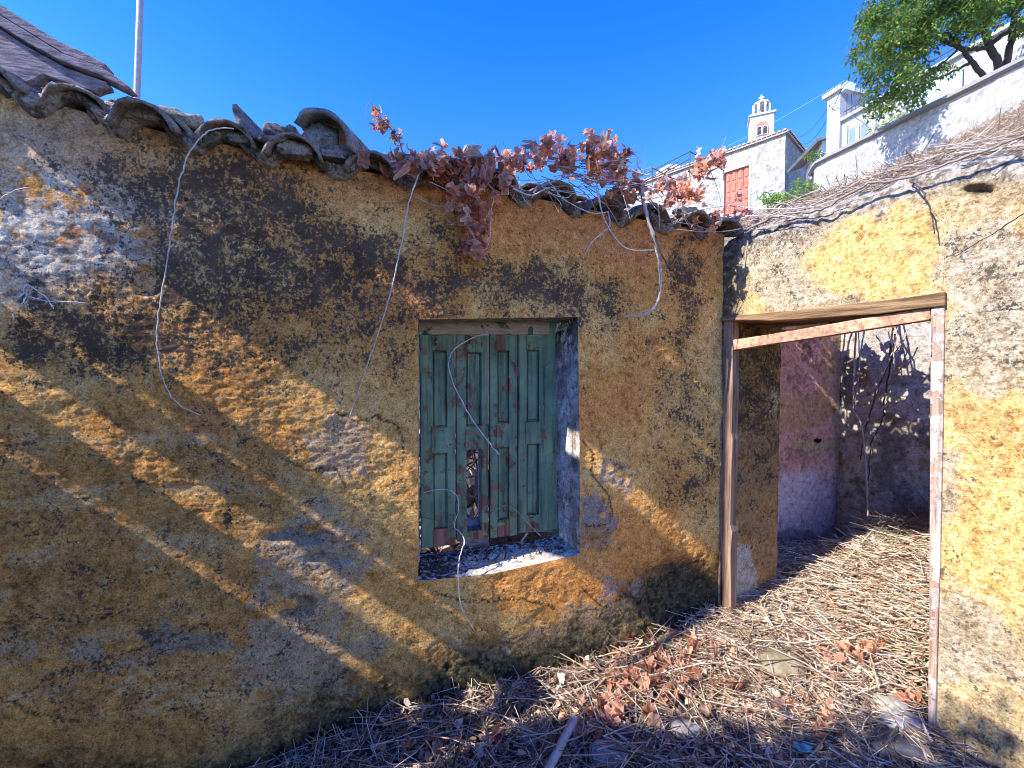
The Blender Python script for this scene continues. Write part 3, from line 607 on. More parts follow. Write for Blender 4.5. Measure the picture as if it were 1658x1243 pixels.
# loose tiles and lumps lifted off the eave
def loose(px, py, d, ax, r0, r1, ln, up, seed, lab=None, col=None, roll=0):
    c = MW.P(px, py, d); me = barrel('roof_tile', (0, 0, 0), ax, r0, r1, ln, up, th=.02, seed=seed, nseg=14, col=col)
    o = mobj('roof_tile', me, house); o.location = tuple(c)
    o.rotation_mode = 'AXIS_ANGLE'; a = np.array(ax)/np.linalg.norm(ax); o.rotation_axis_angle = (roll, *a)
    if lab: o['label'] = lab
    return o
loose(520, 226, .12, -N*.9+np.array([0, 0, .22])+U*.25, .116, .10, .40, True, 901, 'lifted cover tile standing high above the eave', roll=.42, col=(.30, .27, .25))
loose(428, 180, .11, -N*.95+np.array([0, 0, .12])+U*.1, .110, .10, .26, False, 902, 'upturned broken tile on the eave', col=(.20, .19, .18), roll=.26)
loose(622, 232, .05, -N*.9+np.array([0, 0, .28])+U*.1, .115, .10, .40, False, 903, roll=.2)
loose(245, 228, .05, -N*.9+np.array([0, 0, .14]), .135, .11, .40, True, 904, col=(.38, .32, .27), roll=.18)
def rock_mesh(name, r, seed, col, sc=(1, 1, 1), mat=None, sub=3, rough=.35):
    import bmesh
    bm = bmesh.new(); bmesh.ops.create_icosphere(bm, subdivisions=sub, radius=1)
    V_ = np.array([v.co[:] for v in bm.verts]); x, y, z = V_.T
    d = 1+rough*fbm(x*1.3+seed, y*1.3+z*.9, seed, 3)+rough*.5*fbm(z*2.4+seed, x*2.2-y, seed+5, 3)
    V_ = np.clip(V_*d[:, None], -.85, .85)*r*np.array(sc)
    for v, q in zip(bm.verts, V_): v.co = q
    me = bpy.data.meshes.new(name); bm.to_mesh(me); bm.free()
    n = fbm(V_[:, 0]/r*2+seed, V_[:, 1]/r*2+V_[:, 2]/r*3, seed, 3); C_ = np.ones((len(V_), 4), np.float32); C_[:, :3] = np.array(col)*(1+.6*n[:, None])
    a = me.color_attributes.new('Col', 'FLOAT_COLOR', 'POINT'); a.data.foreach_set('color', C_.ravel())
    me.materials.append(mat or M['rock']); me.polygons.foreach_set('use_smooth', [True]*len(me.polygons)); return me
for i, (px, py, d, r, sc, col) in enumerate(((520, 228, .04, .066, (1.15, .9, .95), (.24, .22, .21)), (545, 250, .05, .05, (1.7, .8, .6), (.27, .22, .2)), (478, 243, .05, .05, (1.5, .8, .7), (.32, .27, .23)), (445, 212, .03, .032, (1.5, 1, .8), (.2, .19, .18)),
                                           (655, 264, .04, .045, (2.2, .8, .5), (.3, .27, .25)), (290, 196, .01, .05, (1.8, 1, .6), (.38, .33, .28)), (222, 184, .03, .05, (2.0, .8, .6), (.44, .36, .3)), (395, 226, .03, .035, (1.8, .8, .7), (.26, .22, .2)),
                                           (1005, 318, .03, .05, (1.8, .8, .6), (.28, .25, .23)), (1110, 345, .05, .04, (1.8, 1, .7), (.38, .35, .31)))):
    o = mobj('mortar_lump', rock_mesh('mortar_lump', r, i+3, col, sc, M['tile'], 4, .7), house); o.location = tuple(MW.P(px, py, d)); o.rotation_euler = (0, 0, math.atan2(U[1], U[0]))
# weathered boards on top left of the roof
def board(name, pts, d0, d1, mat, lab, seed=0):
    rnd = random.Random(seed); b = MB(); b.prism([MW.P(x, y, d0) for x, y in pts], MW.n*(d1-d0)); o = b.build(name, mat); bevel(o, .003)
    return tag(o, lab, 'board', 'weathered roof boards')
board('weathered_board', [(-160, -95), (-60, -45), (0, 12), (46, 42), (110, 82), (150, 100), (183, 117), (186, 121), (178, 124), (120, 103), (60, 66), (0, 30), (-160, -75)], -.05, .0, M['greywood'], 'topmost thin grey board against the sky at the left roof end', 1)
board('weathered_board', [(-160, -72), (0, 33), (60, 69), (120, 106), (180, 127), (200, 139), (225, 157), (216, 158), (180, 140), (120, 119), (60, 86), (0, 48), (-160, -50)], -.035, .03, M['greywood'], 'middle grey board with a long pointed tip beside the pole', 2)
board('weathered_board', [(-160, -48), (0, 50), (58, 88), (118, 121), (184, 144), (186, 151), (172, 154), (163, 158), (140, 152), (110, 142), (84, 132), (60, 146), (30, 140), (0, 134), (-160, 90)], -.03, .012, M['greywood'], 'widest lowest board, purple grey with ragged lower edge', 3)
# pole
mb = MB(); b0 = at(221, 175, 3.4); b1 = at(229, -60, 3.4); mb.cur = (.46, .40, .40)
mb.tube([b0-(b1-b0)*.6, b0, (b0+b1)/2, b1], .022, 10)
tag(mb.build('metal_pole', M['metal'], None, True), 'pale thin pole rising behind the roof boards against the sky', 'pole')
# small square wooden block let into the wall
# ------------------------------------------------------------------ courtyard wall with the doorway
K0 = .012
DL = DW.hit(1172, 514)[0]; DR = DW.hit(1527, 475)[0]
lz0 = DW.hit(1174, 514)[1]; lz1 = DW.hit(1527, 476)[1]
DOOR = [(K0, -2.3), (DR, -2.3), (DR, lz1), (K0, lz0)]
def dtop(s):
    pts = [DW.hit(x, y) for x, y in ((1166, 392), (1200, 372), (1250, 352), (1320, 330), (1400, 306), (1440, 290), (1480, 272), (1560, 252), (1658, 232), (1800, 200))]
    x = [p[0] for p in pts]; z = [p[1] for p in pts]
    return np.interp(s, x, z)+.018*fbm(np.asarray(s)*9, np.asarray(s)*0+2, 201, 4)
def door_col(A, Z, px, py):
    x, y = jitter(A, Z, px, py, 40, 190)
    n1 = fbm(A*3, Z*3, 105, 5); n2 = fbm(A*11, Z*11, 106, 4); n3 = fbm(A*36, Z*36, 108, 3); n4 = fbm(A*80, Z*80, 109, 2)
    c = np.zeros(A.shape+(3,))+np.array((.50, .38, .20))
    yel = 1.2*blob(x, y, 1430, 400, 110, 70)+1.1*blob(x, y, 1440, 450, 90, 30)+.95*blob(x, y, 1600, 830, 140, 210)+.7*blob(x, y, 1240, 480, 40, 60)+.6*blob(x, y, 1600, 660, 70, 60)
    c = mixc(c, (.68, .46, .17), sm(.25, .7, yel+.5*n2))
    c = mixc(c, (.56, .32, .11), sm(.3, .8, blob(x, y, 1610, 700, 80, 90)+.4*n2)*.7)
    gr = 1.3*blob(x, y, 1600, 540, 80, 110)+1.1*blob(x, y, 1600, 400, 90, 60)+1.0*blob(x, y, 1560, 260, 160, 35)+1.0*blob(x, y, 1290, 375, 70, 30)+.8*blob(x, y, 1540, 800, 30, 80)+.8*blob(x, y, 1560, 1000, 70, 80)+.9*blob(x, y, 1250, 430, 70, 60)+.7*blob(x, y, 1330, 490, 90, 35)+.6*blob(x, y, 1600, 1080, 90, 60)
    c = mixc(c, (.42, .37, .28), sm(.35, .75, gr+.4*n2)*.8)
    c = mixc(c, (.14, .13, .12), sm(.15, .35, .5*n3+.5*n2+.35*gr-.25)*.42)
    c = mixc(c, (.66, .60, .46), sm(.18, .34, n4*.6+n3*.6+.12*gr)*.38)
    c = mixc(c, (.16, .12, .08), sm(.14, .30, -n4*.7-n3*.5+.05)*.45)
    c = mixc(c, (.30, .22, .13), sm(.05, .4, fbm(A*6, Z*6, 120, 4))*.35)
    top = dtop(A)-Z
    c = mixc(c, (.36, .35, .34), sm(.16, .02, top+.08*n2)*.8)
    c = mixc(c, (.08, .075, .07), sm(.20, .02, top+.1*n2)*sm(0, .2, n3+.3*n2)*.8)
    c = mixc(c, (.035, .03, .025), np.clip(blob(px, py, 1582, 306, 26, 9), 0, 1)*.9)
    # eave shadow painted dark near the corner
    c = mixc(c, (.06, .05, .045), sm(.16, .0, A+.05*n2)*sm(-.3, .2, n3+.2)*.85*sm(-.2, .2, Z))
    al = np.clip(.12+.24*gr+.25*n2-.2*yel, 0, .55)
    return np.concatenate([c, al[..., None]], -1)
def door_disp(A, Z, px, py):
    d = relief(A, Z, .45, 300)+.0015*fbm(A*40, Z*40, 333, 3)
    top = dtop(A)-Z; d = d+.025*fbm(A*9, Z*12, 320, 4)*sm(.22, .03, top)-.05*sm(.05, 0, top)**2
    d = d-.03*sm(.4, .7, blob(px, py, 1582, 306, 30, 10)); return d
court = empty('courtyard_wall', 'sunlit ochre and grey wall with an open doorway at the right', 'wall', None, tuple(CO))
mobj('wall', wall_mesh('wall', DW, 0.0, 1.9, -1.8, dtop, .0050, door_disp, door_col, [DOOR]), court)
TH = .50
def col_jamb(a, b, px, py):
    n = fbm(a*5, b*5, 203, 5); n2 = fbm(a*36, b*36, 204, 3); st = fbm(a*2.5, b*16, 205, 3)
    c = np.zeros(a.shape+(3,))+np.array((.38, .23, .10)); c = mixc(c, (.48, .26, .09), sm(0, .3, n)); up = sm(900, 620, py)
    al = np.clip(.22+.5*up+.3*n+.3*n2, 0, .85)*(1-sm(.45, .6, blob(px, py, 1205, 935, 24, 60)))
    c = mixc(c, (.55, .42, .27), sm(.45, .5, blob(px+10*n2, py, 1252, 645, 9, 32)))
    c = mixc(c, (.50, .44, .34), sm(.45, .6, blob(px+10*n2, py+12*n, 1205, 935, 22, 55)+.3*n)); return np.concatenate([c, al[..., None]], -1)
jT0, jB0 = DW.pt(K0, .32, 0), DW.pt(K0, -1.9, 0)
J1 = DW.hit(1262, 700, -TH)[0]
quad_sheet('door_reveal', jB0, jT0, DW.pt(J1, -1.9, -TH), DW.pt(J1, .32, -TH), 260, 70, col_jamb, court, .008, 61)
quad_sheet('door_reveal', DW.pt(DR, .42, 0), DW.pt(DR, -1.9, 0), DW.pt(DR+.04, .42, -TH), DW.pt(DR+.04, -1.9, -TH), 120, 30, col_jamb, court, .006, 62)
mb = MB(); mb.cur = (.3, .24, .16)
for (a0, a1, z0, z1) in ((DR+.045, 2.35, -2.1, .45), (.06, DR+.044, .33, .50)):
    wslab(a0, a1, z0, z1, -.06, -TH, DW)
wslab(.06, .16, .30, .42, -.06, -TH, DW)
o = mb.build('masonry_core', M['plaster']); to_parent(o, court)
# back of the jamb: the end of the main wall turning into the room
mb = MB(); mb.cur = (.2, .12, .05)
e0 = DW.pt(J1-.001, -1.9, -TH-.004); e1 = DW.pt(J1-.001, .5, -TH-.004)
# timber of the doorway
def timber(name, pts, d0, d1, mat, parent=court, bev=.004, cur=(0, 0, 0), pl=DW):
    b = MB(); b.cur = cur; b.prism([pl.P(x, y, d1) for x, y in pts], pl.n*(d0-d1)); o = b.build(name, mat); to_parent(o, parent); return bevel(o, bev)
timber('door_lintel', [(1168, 512), (1210, 509), (1290, 501), (1400, 489), (1470, 481), (1530, 472), (1530, 495), (1490, 499), (1420, 508), (1330, 514), (1250, 519), (1200, 518), (1168, 519)], -.20, .022, M['lintel'])
timber('door_lintel', [(1172, 517), (1230, 521), (1330, 516), (1420, 510), (1505, 500), (1505, 508), (1400, 522), (1172, 530)], -.42, -.22, M['lintel'])
timber('door_post', [(1172, 516), (1186, 516), (1186, 640), (1184, 700), (1186, 712), (1184, 760), (1182, 850), (1185, 862), (1183, 900), (1183, 980), (1180, 1015), (1168, 1015), (1169, 960), (1167, 895), (1164, 886), (1167, 860), (1167, 740), (1170, 728), (1170, 600)], -.05, .008, M['postwood'])
timber('door_post', [(1507, 497), (1529, 495), (1526, 700), (1522, 900), (1517, 1060), (1513, 1260), (1501, 1260), (1503, 1060), (1505, 800), (1506, 600)], -.06, .012, M['pinkwood'])
timber('door_head', [(1172, 552), (1240, 542), (1340, 525), (1430, 509), (1506, 498), (1507, 517), (1430, 529), (1330, 545), (1240, 558), (1185, 567), (1172, 570)], -.045, .006, M['redwood'])
timber('door_head', [(1268, 529), (1320, 524), (1336, 521), (1336, 530), (1268, 534)], -.10, -.06, M['pinkwood'])
# ------------------------------------------------------------------ room behind the door
def pink_col(A, Z, px, py):
    x, y = jitter(A, Z, px, py, 22, 400); n = fbm(A*6, Z*6, 401, 5); n2 = fbm(A*30, Z*30, 402, 3)
    c = np.zeros(A.shape+(3,))+np.array(PNK); c = mixc(c, (.33, .17, .14), sm(0, .3, n+.6*n2)*.7)
    c = mixc(c, (.60, .36, .20), sm(.4, .6, 1.0*blob(x, y, 1300, 670, 60, 40)+1.0*blob(x, y, 1345, 560, 18, 60)+.3*n)*.95)
    c = mixc(c, LAV, sm(.3, .7, blob(x, y, 1290, 820, 90, 70))*.85)
    c = mixc(c, (.28, .26, .26), sm(.5, .65, blob(x, y, 1290, 880, 80, 30)+.4*n)*.8)
    c = mixc(c, (.55, .40, .22), sm(.45, .5, blob(px+8*n2, py+8*n, 1320, 722, 42, 12)+.2*n))
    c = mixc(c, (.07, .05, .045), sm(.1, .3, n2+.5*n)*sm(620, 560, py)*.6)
    c = mixc(c, (.01, .008, .008), sm(.6, .7, blob(px, py, 1324, 713, 9, 5)*1.2))
    c = mixc(c, (.30, .22, .14), sm(1342, 1356, px+6*n)*.85); return c
def grey_col(A, Z, px, py):
    x, y = jitter(A, Z, px, py, 25, 500); n = fbm(A*5, Z*3, 501, 5); n2 = fbm(A*28, Z*20, 502, 3)
    c = np.zeros(A.shape+(3,))+np.array((.52, .46, .38)); c = mixc(c, (.26, .23, .19), sm(0, .25, n+.5*n2)); c = mixc(c, (.38, .24, .10), sm(.2, .4, fbm(A*7, Z*5, 503, 4)+.15*sm(700, 560, py))*.8)
    c = mixc(c, (.42, .40, .37), sm(.3, .5, blob(x, y, 1490, 610, 30, 60)+.8*blob(x, y, 1430, 560, 60, 30)+.5*n2)*.8); c = mixc(c, (.40, .30, .14), sm(1395, 1360, px+8*n)*sm(780, 900, py)*.8)
    c = mixc(c, (.05, .045, .04), sm(.3, .5, np.abs(n2))*.3); return c
room = empty('room_corner', 'pink plaster wall meeting a mossy grey wall seen through the doorway', 'room', None, tuple(GW.o))
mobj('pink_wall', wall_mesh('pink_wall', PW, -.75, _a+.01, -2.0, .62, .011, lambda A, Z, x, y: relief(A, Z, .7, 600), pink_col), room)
mobj('grey_wall', wall_mesh('grey_wall', GW, -.0, 1.9, -2.0, lambda s: .78+.05*fbm(s*4, s*0, 9, 3), .012, lambda A, Z, x, y: relief(A, Z, 1.3, 700)-.004, grey_col), room)
mb = MB(); mb.cur = (.3, .25, .2); wslab(-.8, _a+.3, -2.0, .60, -.04, -.35, PW); wslab(.06, 1.88, -2.0, .72, -.05, -.40, GW)
o = mb.build('masonry_core', M['plaster']); to_parent(o, room)
# ------------------------------------------------------------------ ground of rubble and straw
GC = []
def gp(px, py, Y): P = at(px, py, Y); GC.append((P[0], P[1], P[2]))
for x, y in ((300, 1330), (430, 1243), (640, 1150), (806, 1110), (1000, 1060), (1150, 990)):
    a, z = MW.hit(x, y); P = MW.pt(a, z); GC.append(tuple(P))
for x, y, Y in ((1183, 985, 2.36), (1505, 1185, 1.60), (1270, 925, 2.66), (1262, 888, 3.1), (1355, 893, 3.25), (1430, 862, 2.98), (1500, 858, 2.7), (1500, 1000, 2.0), (1350, 1000, 2.28), (1500, 1100, 1.74), (1420, 920, 2.5),
                (1300, 1100, 1.86), (1000, 1243, 1.54), (600, 1243, 1.62), (1640, 1300, 1.38), (1250, 1000, 2.3), (1150, 1130, 1.85), (1400, 1200, 1.6), (1520, 1290, 1.42)): gp(x, y, Y)
GC += [(-1.5, 1, EZ-1.62), (-.5, .5, EZ-1.52), (.6, .6, EZ-1.48), (1.5, .5, EZ-1.42), (-2, -1, EZ-1.55), (0, -1, EZ-1.5), (2, -1, EZ-1.45), (4, 0, EZ-1.4), (-3, 2, EZ-1.7), (0, 3.2, EZ-1.3), (2.9, 2.4, EZ-.95), (2.6, 1.8, EZ-1.1), (-4, -4, EZ-1.6), (4, -4, EZ-1.5), (3.4, 3.3, EZ-.95)]
GC = np.array(GC); 
def rbf_fit(C, lam=.01):
    r = np.hypot(C[:, None, 0]-C[None, :, 0], C[:, None, 1]-C[None, :, 1]); n = len(C)
    Amat = np.zeros((n+3, n+3)); Amat[:n, :n] = r + lam*np.eye(n); Amat[:n, n] = 1; Amat[:n, n+1:] = C[:, :2]; Amat[n, :n] = 1; Amat[n+1:, :n] = C[:, :2].T
    return np.linalg.solve(Amat, np.concatenate([C[:, 2], [0, 0, 0]]))
GWt = rbf_fit(GC)
def gh(X, Y, rough=True):
    X = np.asarray(X, float); Y = np.asarray(Y, float)
    r = np.hypot(X[..., None]-GC[:, 0], Y[..., None]-GC[:, 1]); n = len(GC)
    z = r@GWt[:n]+GWt[n]+GWt[n+1]*X+GWt[n+2]*Y
    if rough: z = z+.022*fbm(X*3, Y*3, 800, 3)+.012*fbm(X*11, Y*11, 801, 3)
    return z
gx = np.arange(-3.6, 4.4, .02); gy = np.arange(-2.5, 3.75, .02); X, Y = np.meshgrid(gx, gy, indexing='ij')
Z = gh(X, Y); px, py = proj(np.stack([X, Y, Z], -1))
n1 = fbm(X*5, Y*5, 810, 4); n2 = fbm(X*25, Y*25, 811, 3)
C = np.zeros(X.shape+(3,))+np.array((.15, .115, .085)); C = mixc(C, (.36, .28, .20), sm(0, .3, n1+.5*n2)*.7); C = mixc(C, (.03, .026, .022), sm(0, .3, -n2))
idx = np.arange(X.size).reshape(X.shape); Fc = np.stack([idx[:-1, :-1].ravel(), idx[1:, :-1].ravel(), idx[1:, 1:].ravel(), idx[:-1, 1:].ravel()], 1)
mobj('ground', mesh_np('ground', np.stack([X, Y, Z], -1).reshape(-1, 3), Fc, M['soil'], C.reshape(-1, 3)), kind='structure')
mb = MB(); mb.cur = (.12, .10, .07)
mb.add([(-1500, -1500, EZ-1.9), (1500, -1500, EZ-1.9), (1500, 1500, EZ-1.9), (-1500, 1500, EZ-1.9)], [(0, 1, 2, 3)])
mb.build('terrain', M['soil'], kind='structure')
# straw: thin bent stalks
def stalks(name, n, place, lenr, radr, cols, seed, lift=.0, spread=.25, flatk=1, label=None):
    rs = np.random.RandomState(seed); XY, Zs, ang = place(rs, n); n = len(XY)
    ln = rs.uniform(*lenr, n)*np.where(rs.rand(n) < .12, 1.7, 1); rad = rs.uniform(*radr, n); el = rs.normal(0, spread, n); bend = rs.normal(0, .12, n)
    dx = np.cos(ang)*np.cos(el); dy = np.sin(ang)*np.cos(el); dz = np.sin(el)
    Dm = np.stack([dx, dy, dz], 1); sd = np.stack([-np.sin(ang), np.cos(ang), 0*ang], 1); up = np.cross(Dm, sd)
    c = np.stack([XY[:, 0], XY[:, 1], Zs+lift*rs.rand(n)**2], 1); V = []
    for f in (-.5, .05, .5):
        p = c+Dm*(ln*f)[:, None]+sd*(bend*ln*(1-4*f*f))[:, None]+up*(rs.normal(0, .05, n)*ln*(1-4*f*f))[:, None]
        for k in range(3):
            a = 2*math.pi*k/3; V.append(p+(sd*math.cos(a)+up*math.sin(a))*(rad*(1-.4*(f+.5)))[:, None])
    V = np.stack(V, 1).reshape(-1, 3); b = np.arange(n)[:, None]*9; Fc = []
    for s_ in (0, 3):
        for k in range(3): Fc.append(np.concatenate([b+s_+k, b+s_+(k+1) % 3, b+s_+3+(k+1) % 3, b+s_+3+k], 1))
    Fc = np.concatenate(Fc, 0); cc = np.array(cols)[rs.randint(0, len(cols), n)]*rs.uniform(.7, 1.15, (n, 1)); cc = np.repeat(cc, 9, 0)
    return mobj(name, mesh_np(name, V, Fc, M['straw'], cc, False), kind='stuff')
SCOL = [(.78, .64, .46), (.84, .74, .60), (.60, .46, .32), (.86, .80, .70), (.46, .31, .20), (.38, .25, .16), (.72, .58, .42)]
def inside_wall(x, y, m=.0):
    """signed distances: yellow wall outwards, doorway wall inwards"""
    d1 = (x-MW.o[0])*N[0]+(y-MW.o[1])*N[1]; d2 = (x-CO[0])*WM[0]+(y-CO[1])*WM[1]
    return d1, d2
def place_room(rs, n):
    x = rs.uniform(.9, 2.9, n*3); y = rs.uniform(1.3, 3.7, n*3); d1, d2 = inside_wall(x, y); g = (x-GW.o[0])*WM[0]+(y-GW.o[1])*WM[1]; p_ = (x-PW.o[0])*N[0]+(y-PW.o[1])*N[1]
    k = (x-CO[0])*WD[0]+(y-CO[1])*WD[1]
    ok = (((d1 > .01) & (d2 > -.0) & (fbm(x*2, y*2, 850, 3) > -.35)) | ((d2 < 0) & (k > .02) & (k < DR-.01) & (d2 > -TH)) | ((d2 < -TH) & (g > .01) & (p_ > .01)))
    x, y = x[ok][:n], y[ok][:n]; d2 = d2[ok][:n]
    ang = rs.normal(-.35, .95, len(x))
    return np.stack([x, y], 1), gh(x, y)+.004, ang
stalks('dry_straw', 10500, place_room, (.05, .20), (.0013, .0038), SCOL, 21, .05, .16)
DCOL = [(.50, .37, .25), (.32, .22, .15), (.66, .53, .39), (.17, .12, .08), (.54, .40, .26), (.80, .70, .55), (.40, .25, .16)]
def place_front(rs, n):
    x = rs.uniform(-1.3, 2.3, n*2); y = rs.uniform(.9, 2.3, n*2); d1, d2 = inside_wall(x, y); ok = (d1 > .02) & (d2 > .02); x, y = x[ok][:n], y[ok][:n]
    return np.stack([x, y], 1), gh(x, y)+.004, rs.uniform(0, 6.3, len(x))
stalks('dead_twigs', 8000, place_front, (.05, .22), (.0009, .0028), DCOL, 22, .06, .3)
def place_corner(rs, n):
    t = rs.rand(n); q = GW.pt(.35+.75*t, 0, .12+.18*rs.rand(n)); q[:, :2] += rs.normal(0, .06, (n, 2)); return q[:, :2], gh(q[:, 0], q[:, 1])+.05+.10*rs.rand(n), rs.uniform(0, 6.3, n)
stalks('dead_twigs', 700, place_corner, (.08, .3), (.001, .0025), [(.14, .10, .08), (.22, .17, .13), (.30, .24, .18)], 23, .05, .5)
def place_chips(rs, n):
    x = rs.uniform(-1.0, 2.3, n*2); y = rs.uniform(.9, 2.6, n*2); d1, d2 = inside_wall(x, y); k = (x-CO[0])*WD[0]+(y-CO[1])*WD[1]; ok = (d1 > .02) & ((d2 > .02) | (k < DR) & (k > .05)); x, y = x[ok][:n], y[ok][:n]
    return np.stack([x, y], 1), gh(x, y)+.003, rs.uniform(0, 6.3, len(x))
stalks('leaf_litter', 9000, place_chips, (.008, .028), (.002, .006), [(.16, .11, .08), (.10, .07, .05), (.34, .25, .17), (.06, .045, .04), (.42, .36, .30), (.36, .19, .12)], 24, .02, .5)
stalks('dead_canes', 900, place_front, (.18, .42), (.0018, .0042), DCOL+[(.20, .13, .10), (.12, .08, .06)], 27, .07, .16)
stalks('dead_canes', 650, place_room, (.14, .34), (.0018, .0045), SCOL+[(.34, .24, .17)], 28, .06, .12)
def leaf_chips(n, seed):
    rs = np.random.RandomState(seed); P2, z, a = place_chips(rs, n); n = len(P2); sz = rs.uniform(.008, .022, n); V = []
    e1 = np.stack([np.cos(a), np.sin(a), rs.normal(0, .5, n)], 1); e2 = np.stack([-np.sin(a), np.cos(a), rs.normal(0, .5, n)], 1); c = np.stack([P2[:, 0], P2[:, 1], z+.012+.03*rs.rand(n)], 1)
    pts = [(-1, -.1), (-.3, .7), (.5, .8), (1, .0), (.4, -.75), (-.4, -.6)]
    for u_, v_ in pts: V.append(c+e1*(sz*u_*rs.uniform(.7, 1.2, n))[:, None]+e2*(sz*v_*rs.uniform(.6, 1.1, n))[:, None]+np.array([0, 0, 1])*(sz*.5*(u_*u_)*rs.uniform(-.3, 1.2, n))[:, None])
    V = np.stack(V, 1).reshape(-1, 3); b_ = np.arange(n)[:, None]*6; Fc = np.concatenate([np.concatenate([b_, b_+1, b_+4, b_+5], 1), np.concatenate([b_+1, b_+2, b_+3, b_+4], 1)], 0)
    cc = np.array([(.42, .26, .17), (.30, .18, .12), (.62, .42, .28), (.22, .15, .11), (.72, .55, .40), (.60, .28, .16)])[rs.randint(0, 6, n)]; return mobj('leaf_litter', mesh_np('leaf_litter', V, Fc, M['straw'], np.repeat(cc, 6, 0), False), kind='stuff')
leaf_chips(2600, 29)
# ------------------------------------------------------------------ dried leaves
def leaf_mesh(name, seed, lobes=5, curl=.6):
    rnd = random.Random(seed); n = 20; vs = [(0, 0, 0)]; cs = [(.9, .9, .9)]; rings = 2
    tilt = rnd.uniform(-.3, .3)
    for r_ in (.5, 1.0):
        for k in range(n):
            a = 2*math.pi*k/n; lob = .62+.38*abs(math.cos(a*lobes/2+.1))**.8
            if abs(((a-math.pi)+math.pi) % (2*math.pi)) > 6.0: lob *= .5
            rr = r_*lob*(1+rnd.uniform(-.1, .1)); x = rr*math.cos(a); y = rr*math.sin(a)
            z = curl*.5*(x*x*(1+tilt)-.5*y*y)+.24*r_*math.sin(a*5+seed)+rnd.uniform(-.13, .13)*r_
            ph = curl*1.1*x; vs.append((math.sin(ph)/max(curl*1.1, .01), y*math.cos(.7*curl*y), z+(1-math.cos(ph))*.6+.25*curl*y*y)); c = rnd.uniform(.6, 1.15)*(1.1 if r_ == 1 else .75); cs.append((c, c*.97, c*.94))
    fs = [(0, 1+k, 1+(k+1) % n) for k in range(n)]+[(1+k, 1+n+k, 1+n+(k+1) % n, 1+(k+1) % n) for k in range(n)]
    me = bpy.data.meshes.new(name); me.from_pydata(vs, [], fs); me.update()
    a = me.color_attributes.new('Col', 'FLOAT_COLOR', 'POINT'); a.data.foreach_set('color', np.array([list(c)+[1] for c in cs], np.float32).ravel())
    me.materials.append(M['dryleaf']); me.polygons.foreach_set('use_smooth', [True]*len(me.polygons)); return me
LEAF = [leaf_mesh('leaf', 40+i, 5, .45+.22*i) for i in range(7)]
def put_leaf(P, size, parent=None, rnd=random, flat=False, **k):
    o = bpy.data.objects.new('leaf' if parent else 'fallen_leaf', rnd.choice(LEAF)); link(o)
    o.location = tuple(P); o.scale = (size, size*rnd.uniform(.7, 1), size)
    o.rotation_euler = (rnd.gauss(0, .45), rnd.gauss(0, .45), rnd.uniform(0, 6.3)) if flat else (rnd.uniform(0, 6.3), rnd.uniform(0, 6.3), rnd.uniform(0, 6.3))
    if parent is not None: to_parent(o, parent)
    return tag(o, **k)
rnd = random.Random(77)
def ground_leaf(px, py, sz, Yg=None):
    # walk the view ray down to the rubble surface
    r = ray(px, py); t = .8
    for _ in range(400):
        P = EYE+r*t
        if P[2] <= float(gh(P[0], P[1]))+.012: break
        t += .01
    return P
LS = []
for (cx, cy, sx, sy, n, lb_) in ((1050, 1110, 75, 50, 70, 'curled orange brown leaf in the sunny pile left of the doorway'), (1370, 1075, 60, 30, 30, 'rust red leaf among straw in front of the doorway'), (1120, 1060, 60, 20, 12, 'orange leaf by the foot of the yellow wall'), (960, 1180, 70, 35, 18, 'brown leaf in the shade beside the grey pipe'), (700, 1215, 70, 20, 9, 'brown leaf in the dark twigs at the bottom left'), (1280, 1170, 110, 35, 14, 'fallen leaf along the dark crooked root'), (1480, 1140, 20, 10, 4, 'orange leaf beside the brick fragment')):
    for i in range(n):
        P = ground_leaf(rnd.gauss(cx, sx*.6), min(1270, rnd.gauss(cy, sy*.6)), .03); P = P+np.array([0, 0, .018+.03*rnd.random()]); LS.append((P, rnd.uniform(.024, .044), lb_))
for P, s_, lb_ in LS: put_leaf(P, s_, None, rnd, True, label=lb_, cat='leaf', group='fallen leaves: '+lb_)
# ------------------------------------------------------------------ vines on the eave
vine = empty('dead_vine', 'tangle of dry grape vine with shrivelled leaves lying along the eave', 'vine', None, tuple(MW.P(900, 290, 0)))
def stem(pts, r0, r1, parent, mat=None, col=(.42, .36, .31), jit=.0, n=8, name='stem', pl=MW, seed=1, **k):
    rr = random.Random(seed+len(pts)); P = spline([pl.P(x, y, d) for x, y, d in pts], n, jit, rr); m = len(P)
    b = MB(); b.cur = col; rad = [(r0+(r1-r0)*i/(m-1))*(1+(.35 if i % 9 == 4 else 0)+rr.uniform(-.08, .08)) for i in range(m)]
    b.tube(P, rad, 7); o = b.build(name, mat or M['stem'], None, True)
    if parent: to_parent(o, parent)
    return tag(o, **k)
PALE = (.62, .56, .49)
stem([(1038, 300, .12), (1045, 340, .16), (1062, 400, .15), (1070, 450, .14), (1064, 490, .13), (1045, 508, .13), (1010, 513, .14)], .0085, .0045, vine, jit=.001, col=(.50, .44, .38))
stem([(1050, 330, .14), (1064, 395, .165), (1076, 420, .17), (1085, 432, .17), (1100, 412, .165)], .004, .002, vine, col=(.05, .045, .045))
stem([(1066, 330, .15), (1068, 370, .15)], .003, .0015, vine)
stem([(965, 300, .16), (975, 345, .17), (985, 368, .17), (1000, 390, .17), (1020, 404, .17), (1058, 405, .16)], .0035, .0025, vine, col=PALE)
stem([(985, 345, .16), (986, 366, .165), (960, 390, .17), (948, 410, .175)], .003, .0018, vine, col=PALE)
stem([(830, 305, .14), (860, 316, .15), (892, 303, .16), (912, 322, .17), (955, 344, .17), (985, 343, .17)], .0035, .002, vine, col=PALE)
